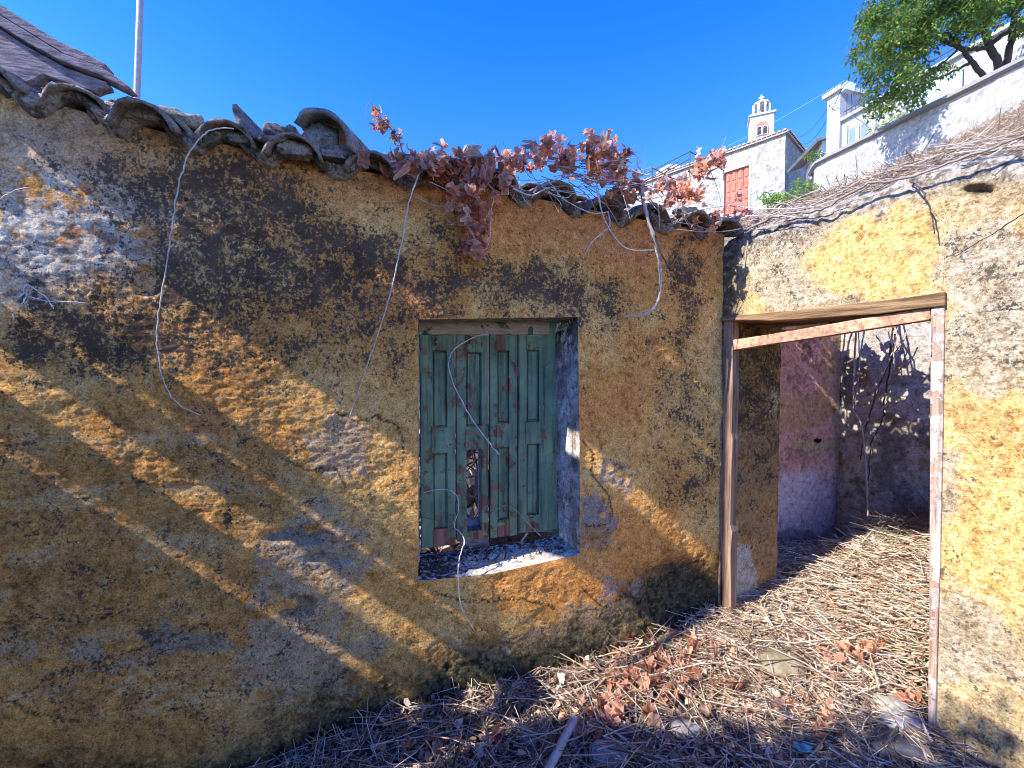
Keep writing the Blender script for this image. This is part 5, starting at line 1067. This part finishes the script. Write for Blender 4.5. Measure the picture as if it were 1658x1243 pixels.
mobj('wall', wall_mesh('wall', CH, 0, 11, CHZ-5.5, CHZ, .07, lambda A, Z, x, y: .02*fbm(A*4, Z*4, 5, 4), chapel_col, [WH], mat=M['plain']), chapel)
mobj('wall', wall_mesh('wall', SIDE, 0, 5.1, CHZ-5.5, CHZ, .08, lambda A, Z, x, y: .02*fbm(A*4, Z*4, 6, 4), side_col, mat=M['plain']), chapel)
b = MB(); b.cur = (.5, .4, .36)
b.prism([CH.pt(-.12, CHZ+.0, .14), CH.pt(11, CHZ+.0, .14), CH.pt(11, CHZ+.10, .14), CH.pt(-.12, CHZ+.10, .14)], -CH.n*5.3)
to_parent(b.build('roof', M['rock']), chapel)
for i in range(46):                                # row of cover tiles on the roof edge
    b = MB(); b.cur = random.Random(i).choice([(.46, .27, .21), (.40, .28, .23), (.5, .36, .3)]); s_ = .0+i*.235
    vs = []; 
    for d_ in (.19, -.35):
        for k in range(6): a = math.pi*k/5; vs.append(CH.pt(s_+.10*math.cos(a), CHZ+.10+.09*math.sin(a), d_))
    b.add(vs, [(k, k+1, 7+k, 6+k) for k in range(5)]+[tuple(range(6)), tuple(range(6, 12))[::-1]]); to_parent(b.build('roof_tile', M['rock'], None, True), chapel)
for i in range(24):
    b = MB(); b.cur = random.Random(i+50).choice([(.30, .24, .21), (.34, .28, .25)]); s_ = .1+i*.21; vs = []
    for d_ in (.19, -.3):
        for k in range(6): a = math.pi*k/5; vs.append(SIDE.pt(s_+.09*math.cos(a), CHZ+.10+.08*math.sin(a), d_))
    b.add(vs, [(k, k+1, 7+k, 6+k) for k in range(5)]+[tuple(range(6)), tuple(range(6, 12))[::-1]]); to_parent(b.build('roof_tile', M['rock'], None, True), chapel)
Mred, t_, b_ = newmat('red_shutter_paint', .7); _tc = t_.nodes.new('ShaderNodeTexCoord'); _n = noise_node(t_, 3, 5, .6, _tc.outputs['Object']); _r = ramp(t_, _n.outputs['Fac'], [(.3, (.44, .12, .07)), (.7, (.60, .20, .13))]); t_.links.new(_r.outputs[0], b_.inputs['Base Color'])
def crect(b, pl, s0, s1, z0, z1, d0, d1): b.prism([pl.pt(s0, z0, d0), pl.pt(s1, z0, d0), pl.pt(s1, z1, d0), pl.pt(s0, z1, d0)], pl.n*(d1-d0))
sw = wB[0]-wA[0]
for i in range(4):
    b = MB(); s0 = wA[0]+sw*i/4+.012; s1 = wA[0]+sw*(i+1)/4-.012; crect(b, CH, s0, s1, wz0, wA[1]-.01, -.16, -.11); o = b.build('shutter', Mred); to_parent(o, chapel)
    for j in range(4):
        b = MB(); z0 = wz0+(wA[1]-wz0)*(j+.14)/4; z1 = wz0+(wA[1]-wz0)*(j+.86)/4; crect(b, CH, s0+.06, s1-.06, z0, z1, -.11, -.075); q = b.build('panel', Mred); bevel(q, .02, 1); q.parent = o
b = MB(); b.cur = (.5, .47, .43)
for (s0, s1, z0, z1) in ((wA[0]-.10, wA[0], wz0, wA[1]+.10), (wB[0], wB[0]+.10, wz0, wA[1]+.10), (wA[0], wB[0], wA[1], wA[1]+.10)): crect(b, CH, s0, s1, z0, z1, -.2, .03)
to_parent(b.build('window_frame', M['rock']), chapel)
# belfry: square tower, open lantern and cross
T0 = at(1217, 182, 24.0); T1 = at(1258, 182, 24.0); tw = T1[0]-T0[0]; tc_ = (T0+T1)/2+np.array([.22, tw/2, 0]); Mw = M['plain']
ta = R(-24); tu = np.array([math.cos(ta), math.sin(ta), 0]); tv = np.array([-math.sin(ta), math.cos(ta), 0]); hw = tw*.42
b = MB(); b.cur = (.52, .51, .49); b.box(tc_-np.array([0, 0, 1.5]), tu*hw, tv*hw, (0, 0, 1.5)); to_parent(bevel(b.build('belfry_tower', Mw), .02, 1), chapel)
b = MB(); b.cur = (.60, .55, .52); b.box(tc_+np.array([0, 0, .03]), tu*(hw+.07), tv*(hw+.07), (0, 0, .05)); to_parent(b.build('belfry_cornice', Mw), chapel)
b = MB(); b.cur = (.74, .73, .71); lc = tc_+np.array([0, 0, .08]); hr = hw*.72; LH = .62
for k in range(8):
    a = ta+math.pi/8+k*math.pi/4; p = lc+np.array([math.cos(a), math.sin(a), 0])*hr
    bb = MB(); bb.cur = (.74, .73, .71); bb.tube([p, p+np.array([0, 0, LH])], .055, 8); to_parent(bb.build('belfry_column', Mw, None, True), chapel)
for k in range(8):
    a0 = ta+math.pi/8+k*math.pi/4; p0 = lc+np.array([math.cos(a0), math.sin(a0), 0])*hr+np.array([0, 0, LH]); p1 = lc+np.array([math.cos(a0+math.pi/4), math.sin(a0+math.pi/4), 0])*hr+np.array([0, 0, LH])
    mid = (p0+p1)/2; b.tube([p0, p0*.8+p1*.2+np.array([0, 0, .10]), mid+np.array([0, 0, .15]), p0*.2+p1*.8+np.array([0, 0, .10]), p1], .05, 6)
to_parent(b.build('belfry_arch', Mw, None, True), chapel)
b = MB(); b.cur = (.66, .58, .55); rings = []
vs = []; fs = []
for j in range(5):
    r_ = (hr-.02)*math.cos(j/4*math.pi/2*.98); z_ = LH+.10+.22*math.sin(j/4*math.pi/2)
    for k in range(16): vs.append(lc+np.array([math.cos(k*math.pi/8)*r_, math.sin(k*math.pi/8)*r_, z_]))
for j in range(4):
    for k in range(16): fs.append((j*16+k, j*16+(k+1) % 16, (j+1)*16+(k+1) % 16, (j+1)*16+k))
b.add(vs, fs+[tuple(range(16))[::-1], tuple(range(64, 80))]); to_parent(b.build('belfry_dome', Mw, None, True), chapel)
b = MB(); b.cur = (.8, .79, .77); top = lc+np.array([0, 0, LH+.30]); b.box(top+np.array([0, 0, .18]), tu*.035, tv*.03, (0, 0, .19)); b.box(top+np.array([0, 0, .22]), tu*.13, tv*.028, (0, 0, .034)); to_parent(b.build('cross', Mw), chapel)
b = MB(); b.cur = (.30, .26, .22); p = lc+np.array([0, 0, .30]); b.tube([p+np.array([0, 0, .16]), p+np.array([0, 0, .10]), p, p-np.array([0, 0, .08])], [.03, .08, .10, .15], 12); to_parent(b.build('bell', M['metal'], None, True), chapel)
# double arched window on the tower front
def arch_poly(c, w_, h_, n=8): return [c-tu*w_, c+tu*w_]+[c+tu*w_*math.cos(math.pi*k/n)+np.array([0, 0, h_+w_*math.sin(math.pi*k/n)]) for k in range(n+1)]
fc_ = tc_-tv*(hw+.004)+np.array([0, 0, -1.12])
Mdk, t_, b_ = newmat('dark_opening', .9); b_.inputs['Base Color'].default_value = (.05, .05, .055, 1)
bb = MB(); bb.prism(arch_poly(fc_, .30, .42), -tv*.02); wn = bb.build('belfry_window', Mred); to_parent(wn, chapel)
for q in (-.14, .14):
    bb = MB(); bb.cur = (.8, .79, .77); bb.prism(arch_poly(fc_-tv*.022+tu*q, .14, .36), -tv*.03); f_ = bb.build('frame', Mw); f_.parent = wn; f_.matrix_parent_inverse = mathutils.Matrix.Identity(4)
    bb = MB(); bb.prism(arch_poly(fc_-tv*.054+tu*q+np.array([0, 0, .03]), .095, .33), -tv*.01); f_ = bb.build('pane', Mdk); f_.parent = wn
# railing frame and small dome left of the chapel
ir = empty('pergola_frame', 'thin dark metal pergola frame on the roofs left of the chapel', 'pergola', None, tuple(at(1117, 268, 19)))
Mir, t_, b_ = newmat('dark_iron', .6); b_.inputs['Base Color'].default_value = (.09, .06, .06, 1)
for x0, y0, Y0, x1, y1, Y1 in ((1040, 284, 21, 1117, 245, 18), (1117, 245, 18, 1172, 276, 19), (1060, 288, 20.5, 1117, 257, 18), (1117, 245, 18, 1117, 285, 18), (1056, 271, 18.3, 1090, 290, 18), (1040, 296, 20.5, 1098, 262, 18.5), (1056, 271, 18.3, 1056, 300, 18.3), (1172, 276, 19, 1172, 292, 19)):
    b = MB(); b.tube([at(x0, y0, Y0), at(x1, y1, Y1)], .022, 6); to_parent(b.build('bar', Mir), ir)
hut = empty('white_roof_hut', 'small white building with openings just above the vine leaves', 'building', None, tuple(at(1088, 300, 30)))
b = MB(); b.cur = (.68, .67, .64); hp = [(1058, 290), (1064, 276), (1082, 266), (1096, 266), (1112, 272), (1124, 271), (1130, 300), (1058, 305)]
b.prism([at(x, y, 30) for x, y in hp], (.8, 3, 0)); to_parent(b.build('wall', Mw), hut)
for x in (1083, 1092): b = MB(); b.prism([at(x-2.5, 279, 29.95), at(x+2.5, 277.5, 29.95), at(x+2.5, 272, 29.95), at(x-2.5, 273, 29.95)], (0, -.04, 0)); to_parent(b.build('window', Mdk), hut)
# ------------------------------------------------------------------ white house on the terrace
WHs = empty('white_house', 'white house with a terrace parapet, pale shutters and iron railing behind the tree', 'house', None, tuple(at(1365, 255, 15.5)))
hA = at(1366, 196, 15.5); hd = RD_/rl; HP = Plane((hA[0], hA[1], 0), hd, rn); HZ = hA[2]-EZ
hole = []
b = MB(); b.cur = (.74, .74, .74)
def hx(px, py): return HP.hit(px, py)
mobj('wall', wall_mesh('wall', HP, -.05, 11.5, TOPZ-.5, HZ, .08, None, lambda A, Z, x, y: np.zeros(A.shape+(3,))+np.array((.44, .44, .45))*(1-.35*np.clip(fbm(A*2, Z*2, 3, 4), 0, 1))[..., None], mat=M['plain']), WHs)
b = MB(); b.cur = (.66, .65, .63); crect(b, HP, -.05, 11.5, HZ+.0, HZ+.09, .12, -.3); to_parent(b.build('parapet_cap', Mw), WHs)
b = MB(); b.cur = (.5, .5, .5); s0 = hx(1343, 160)[0]; s1 = hx(1364, 160)[0]; pz = hx(1350, 156)[1]; crect(b, HP, s0, s1, TOPZ-.5, pz, .10, -.9); to_parent(b.build('pillar', Mw), WHs)
b = MB(); b.cur = (.70, .69, .67); crect(b, HP, s0-.10, s1+.10, pz, pz+.14, .22, -1.0); to_parent(b.build('pillar_cap', Mw), WHs)
for i, (xa, xb, ya) in enumerate(((1367, 1374, 206), (1388, 1393, 205), (1415, 1420, 195))):
    b = MB(); b.cur = (.50, .60, .66); sa, za = hx(xa, ya); sb, _ = hx(xb, ya); crect(b, HP, sa, sb, TOPZ-.5, za, .02, .07); to_parent(b.build('shutter', Mw), WHs)
for (xa, xb, ya) in ((1376, 1387, 210), (1395, 1403, 204)):
    b = MB(); b.cur = (.20, .27, .32); sa, za = hx(xa, ya); sb, _ = hx(xb, ya); crect(b, HP, sa, sb, TOPZ-.5, za, .012, .03); to_parent(b.build('window', M['metal']), WHs)
sa = hx(1476, 150)[0]; sb = hx(1562, 130)[0]; nrib = 22                     # blue corrugated sheet
vs = []; fs = []; n_ = nrib*6
for i in range(n_+1):
    s_ = sa+(sb-sa)*i/n_; d_ = .10+.035*math.sin(i*2*math.pi/6); vs += [HP.pt(s_, TOPZ-.4, d_), HP.pt(s_, HZ-.35, d_), HP.pt(s_, HZ-.35, d_-.01), HP.pt(s_, TOPZ-.4, d_-.01)]
for i in range(n_): fs += [(4*i, 4*i+4, 4*i+5, 4*i+1), (4*i+3, 4*i+2, 4*i+6, 4*i+7), (4*i+1, 4*i+5, 4*i+6, 4*i+2)]
b = MB(); b.cur = (.42, .56, .74); b.add(vs, fs); tag(b.build('corrugated_sheet', M['metal'], None, True), 'pale blue corrugated sheet leaning on the white house behind the tree', 'metal sheet')
b = MB(); b.cur = (.14, .10, .10); sa, za = hx(1562, 160); b.prism([HP.pt(sa+.05, TOPZ-.4, .02), HP.pt(sa+.5, TOPZ-.4, .02), HP.pt(sa+.35, TOPZ+.75, .02), HP.pt(sa+.12, TOPZ+.75, .02)], rn*.03); to_parent(b.build('window', M['metal']), WHs)
rail = empty('iron_railing', 'dark iron railing along the terrace parapet behind the tree', 'railing', None, tuple(HP.pt(0, HZ, 0)))
for z_ in (.12, .32, .95):
    b = MB(); b.tube([HP.pt(.0, HZ+z_, .0), HP.pt(11.5, HZ+z_, .0)], .018, 6); to_parent(b.build('rail', Mir), rail)
for i in range(76):
    b = MB(); s_ = .1+i*.15; b.tube([HP.pt(s_, HZ+.09, 0), HP.pt(s_, HZ+.95, 0)], .010, 4); to_parent(b.build('baluster', Mir), rail)
lamp = MB(); lamp.cur = (.55, .6, .62); q = at(1374, 142, 15.2); lamp.box(q, (.16, 0, -.05), (0, .10, 0), (.03, 0, .14)); tag(bevel(lamp.build('floodlight', M['metal']), .02), 'small grey box floodlight on top of the white pillar', 'lamp')
nh = empty('grey_roofed_house', 'sliver of a white house with a grey roof edge left of the pillar', 'house', None, tuple(at(1335, 250, 19)))
b = MB(); b.cur = (.72, .72, .72); b.prism([at(1331, 262, 19), at(1352, 262, 19), at(1352, 218, 19), at(1331, 225, 19)], (1, 2.5, 0)); to_parent(b.build('wall', Mw), nh)
b = MB(); b.cur = (.24, .24, .25); b.prism([at(1323, 224, 18.8), at(1353, 213, 18.8), at(1353, 218, 18.8), at(1325, 228, 18.8)], (.6, 3, 0)); to_parent(b.build('roof', M['rock']), nh)
# ------------------------------------------------------------------ trees and shrubs
def tree_branch(pts, r0, r1, parent, name='branch', col=(.10, .075, .065)):
    P = spline(pts, 6, .008); b = MB(); b.cur = col; m = len(P); b.tube(P, [r0+(r1-r0)*i/(m-1) for i in range(m)], 9); o = b.build(name, M['stem'], None, True); to_parent(o, parent); return o
TY = 9.6
tree = empty('leafy_tree', 'dense green tree with drooping leaves over the white retaining wall', 'tree', None, tuple(at(1625, 118, TY)))
tb = lambda x, y, Y=TY: at(x, y, Y)
tree_branch([tb(1622, 128), tb(1612, 95), tb(1600, 70), tb(1590, 30), tb(1580, -60)], .075, .05, tree, 'trunk')
tree_branch([tb(1632, 122), tb(1632, 90), tb(1640, 50), tb(1650, -40)], .07, .05, tree, 'trunk')
tree_branch([tb(1602, 135), tb(1580, 108), tb(1565, 88), tb(1550, 72), tb(1530, 50)], .055, .03, tree, 'trunk')
tree_branch([tb(1602, 76), tb(1575, 80), tb(1545, 74), tb(1515, 62), tb(1480, 50)], .045, .02, tree)
tree_branch([tb(1572, 100), tb(1550, 112), tb(1520, 126), tb(1490, 131)], .03, .015, tree)
tree_branch([tb(1550, 80), tb(1535, 95), tb(1515, 110), tb(1480, 128), tb(1450, 112)], .022, .012, tree)
tree_branch([tb(1605, 72), tb(1630, 52), tb(1660, 40), tb(1700, 20)], .05, .03, tree)
tree_branch([tb(1590, 30), tb(1540, -10), tb(1480, -30)], .04, .02, tree)
rr = random.Random(101); b = MB(); GC2 = [(1.0, 1.0, 1.0), (1.25, 1.12, .9), (.8, .92, 1.0), (1.5, 1.3, .9)]
def Pb(x, y, j=.5): return at(x, y, TY+rr.gauss(0, j))
blobs = []
outline = [(1395, 25), (1385, 45), (1380, 75), (1375, 90), (1385, 110), (1400, 130), (1400, 160), (1405, 180), (1430, 170), (1450, 155), (1470, 165), (1480, 145), (1440, 140), (1420, 90)]
for x, y in outline: blobs.append((x+12, y, .24, 110))
for i in range(230):
    x = rr.uniform(1405, 1900); y = rr.uniform(-190, 100)
    lim = np.interp(x, [1405, 1440, 1500, 1540, 1600, 1700, 1900], [150, 110, 80, 50, 52, 30, 0])
    if y > lim: continue
    if y < np.interp(x, [1390, 1450, 1550, 1700, 1900], [20, -50, -150, -190, -120]): continue
    blobs.append((x, y, .30, 130))
for x, y in ((1410, 150), (1425, 165), (1440, 150), (1455, 140), (1470, 150), (1480, 160), (1490, 140), (1430, 130), (1460, 125), (1500, 130), (1505, 118), (1520, 108), (1540, 112), (1410, 120), (1400, 100)): blobs.append((x, y, .17, 60))
for i in range(120): blobs.append((rr.uniform(1440, 1760), rr.uniform(-120, 48), .28, 130))
for i in range(30): blobs.append((rr.uniform(1400, 1500), rr.uniform(20, 120), .22, 100))
for x, y, r_, n in blobs: leafy(b, Pb(x, y), n, (r_, r_, r_*.8), .12, GC2, rr, .7, .36)
to_parent(b.build('crown', M['foliage']), tree)
def shrub(name, lab, spots, Y, size, n, r_, cols, seed, cat='shrub'):
    rr = random.Random(seed); b = MB(); b2 = MB(); b2.cur = (.2, .16, .1)
    root = at(*spots[0], Y)-np.array([0, 0, .3])
    for x, y in spots:
        P = at(x, y, Y+rr.gauss(0, r_)); leafy(b, P, n, (r_, r_, r_*.6), size, cols, rr, .35, .34); b2.tube([root, (root+P)/2+np.array([0, 0, .05]), P], .008, 4)
    e = empty(name, lab, cat, None, tuple(root)); to_parent(b.build('foliage', M['foliage']), e); to_parent(b2.build('stem', M['stem']), e)
shrub('green_shrub', 'bright green feathery shrub below the chapel corner', [(1245, 328), (1255, 322), (1268, 325), (1280, 320), (1292, 322), (1300, 312), (1312, 304), (1318, 318), (1305, 330), (1285, 312), (1265, 316), (1250, 322), (1322, 306), (1240, 318), (1295, 296), (1325, 318)], 9.0, .095, 60, .17, [(1.5, 1.6, 1.2), (1.9, 1.9, 1.3)], 201)
shrub('yellow_green_shrub', 'yellow green shrub on the retaining wall under the tree', [(1410, 212), (1420, 205), (1432, 200), (1445, 192), (1458, 186), (1468, 182)], 11.5, .09, 40, .16, [(2.6, 2.1, 1.6), (2.2, 2.0, 1.2)], 202)
shrub('distant_shrub', 'small green shrub between the chapel and the white house', [(1308, 250), (1318, 248), (1328, 250), (1320, 256)], 19, .14, 50, .22, [(1.2, 1.3, 1.0)], 203)
# cables
for i, (x0, y0, Y0, x1, y1, Y1, sg, r_, lab, mt) in enumerate(((1287, 222, 24, 1346, 166, 15.6, .35, .012, 'lower dark cable between the chapel roof and the white pillar', (.05, .05, .06)), (1290, 228, 24, 1350, 172, 15.6, .6, .012, 'upper slack dark cable between the chapel roof and the white pillar', (.05, .05, .06)),
        (1178, 236, 26, 1368, 130, 15, .1, .006, 'faint thin wire crossing the sky behind the belfry', (.5, .6, .75)), (1300, 240, 24, 1332, 228, 19, .1, .006, 'faint wire ending at the grey roofed house', (.5, .6, .75)), (1352, 168, 15.6, 1375, 130, 14, -.1, .012, 'dark cable rising from the pillar into the tree', (.06, .06, .07)))):
    p0, p1 = at(x0, y0, Y0), at(x1, y1, Y1); b = MB(); b.cur = mt; b.tube([p0*(1-f)+p1*f-np.array([0, 0, sg*4*f*(1-f)]) for f in np.linspace(0, 1, 12)], r_, 5); tag(b.build('cable', M['metal']), lab, 'cable')
# ------------------------------------------------------------------ added out-of-view objects that shape the shade: slat screen, side wall, shrub, tree
SX = -2.12
screen = empty('added_shade_screen', 'added unseen slat screen at far left that shapes the sun streaks on the yellow wall', 'screen', None, tuple(MW.pt(SX, -1.5, .4)))  # added out of view: slat gaps placed to throw sun streaks on the wall
zz = lambda q: q-.8725*SX
ntop = lambda q: max(.01, .270+q/4.97)        # raked end of the screen: the tiles above stay in the sun
def slat(n0, n1, l0, h0, l1, h1, rake=False):
    z = lambda q: q-.8725*SX
    nl, nh = (ntop(l0), ntop(h0)) if rake else (n0, n0)
    b = MB(); b.prism([MW.pt(SX, z(l0), nl), MW.pt(SX, z(l1), n1), MW.pt(SX, z(h1), n1), MW.pt(SX, z(h0), nh)], -U*.02); to_parent(b.build('slat', M['greywood']), screen)
slat(0, .62, -.86, -.50, -.55, -.50, True); slat(0, .62, -.495, -.12, -.495, -.13, True)
slat(0, .62, .00, .27, .01, .27, True); slat(0, .62, .275, .53, .275, .52, True); slat(0, .62, .57, .80, .56, .79, True); slat(0, .62, .84, 1.1, .85, 1.12, True); slat(0, .62, 1.105, 1.4, 1.125, 1.4, True)
slat(.01, .36, -1.29, -1.19, -1.31, -1.16); slat(.01, .44, -1.485, -1.35, -1.50, -1.34); slat(.44, .60, -1.52, -1.34, -1.62, -1.32); slat(.01, .42, -1.79, -1.65, -1.82, -1.64); slat(.01, .44, -3.2, -1.86, -3.2, -1.89); slat(.42, .60, -3.2, -1.72, -3.2, -1.50)
b = MB(); b.box(MW.pt(SX-.05, (-1.9+zz(-.5))/2, .03), U*.03, N*.02, (0, 0, (1.9+zz(-.5))/2)); to_parent(b.build('post', M['greywood']), screen)
b = MB(); b.box(MW.pt(SX-.05, (zz(-.9)+zz(1.5))/2, .61), U*.03, N*.02, (0, 0, (zz(1.5)-zz(-.9))/2)); to_parent(b.build('post', M['greywood']), screen)
b = MB(); b.cur = (.36, .28, .18)
b.prism([MW.pt(SX, -2, .68), MW.pt(SX, zz(-1.34), .68), MW.pt(SX, zz(-.78), 1.16), MW.pt(SX, zz(-.14), 1.61), MW.pt(SX, zz(.15), 2.1), MW.pt(SX, zz(.15), 4.2), MW.pt(SX, -2, 4.2)], -U*.35)
tag(b.build('added_shade_wall', M['plaster']), 'added unseen wall left of the camera with a sloped top shaped to shade the foreground', 'wall')  # invented wall out of view; its top slopes to shade the foreground
rr = random.Random(55); b = MB()
for i in range(60):
    n_ = rr.uniform(.72, 2.3); q = np.interp(n_, [.66, 1.13, 1.60, 2.3], [-1.40, -.74, -.02, .25])+rr.gauss(0, .09); leafy(b, MW.pt(SX-.15+rr.gauss(0, .12), zz(q), n_), 26, (.10, .10, .10), .06, [(1, 1, 1), (.8, .9, .8)], rr, .3, .6)
SX2 = -4.0; z2 = lambda q: q-.8725*SX2
bt = MB()
for (q0, q1, cnt, sz) in ((-1.36, -1.17, 14, .05), (-2.9, -1.52, 34, .05)):
    for i in range(cnt): leafy(bt, MW.pt(SX2+rr.gauss(0, .15), z2(rr.uniform(q0+.045, q1-.05)), rr.uniform(.30, .74)), 16, (.07, .07, .025), sz, [(1, 1, 1), (.8, .9, .8)], rr, .3, .5)
e = empty('added_shade_tree', 'added unseen tree beyond the slat screen that dapples the lower left of the yellow wall', 'tree', None, tuple(MW.pt(SX2, -1.6, .6))); to_parent(bt.build('crown', M['foliage']), e)  # unseen tree put in for soft dapples on the lower left wall
bt = MB(); bt.cur = (.2, .15, .1); bt.tube([MW.pt(SX2, -1.8, .6), MW.pt(SX2-.05, 0, .62), MW.pt(SX2, 1.6, .6)], [.06, .05, .03], 8); to_parent(bt.build('trunk', M['stem']), e)
e = empty('added_shade_shrub', 'added unseen shrub on the side wall left of the camera that casts leaf dapples', 'shrub', None, tuple(MW.pt(SX-.15, 0, 1.4))); to_parent(b.build('foliage', M['foliage']), e)  # unseen shrub put in to turn the shadow edge into leaf dapples
b = MB(); b.cur = (.2, .15, .1); b.tube([MW.pt(SX-.4, -1.6, 1.2), MW.pt(SX-.4, .2, 1.3), MW.pt(SX-.2, 1.2, 1.5)], .03, 7); to_parent(b.build('stem', M['stem']), e)
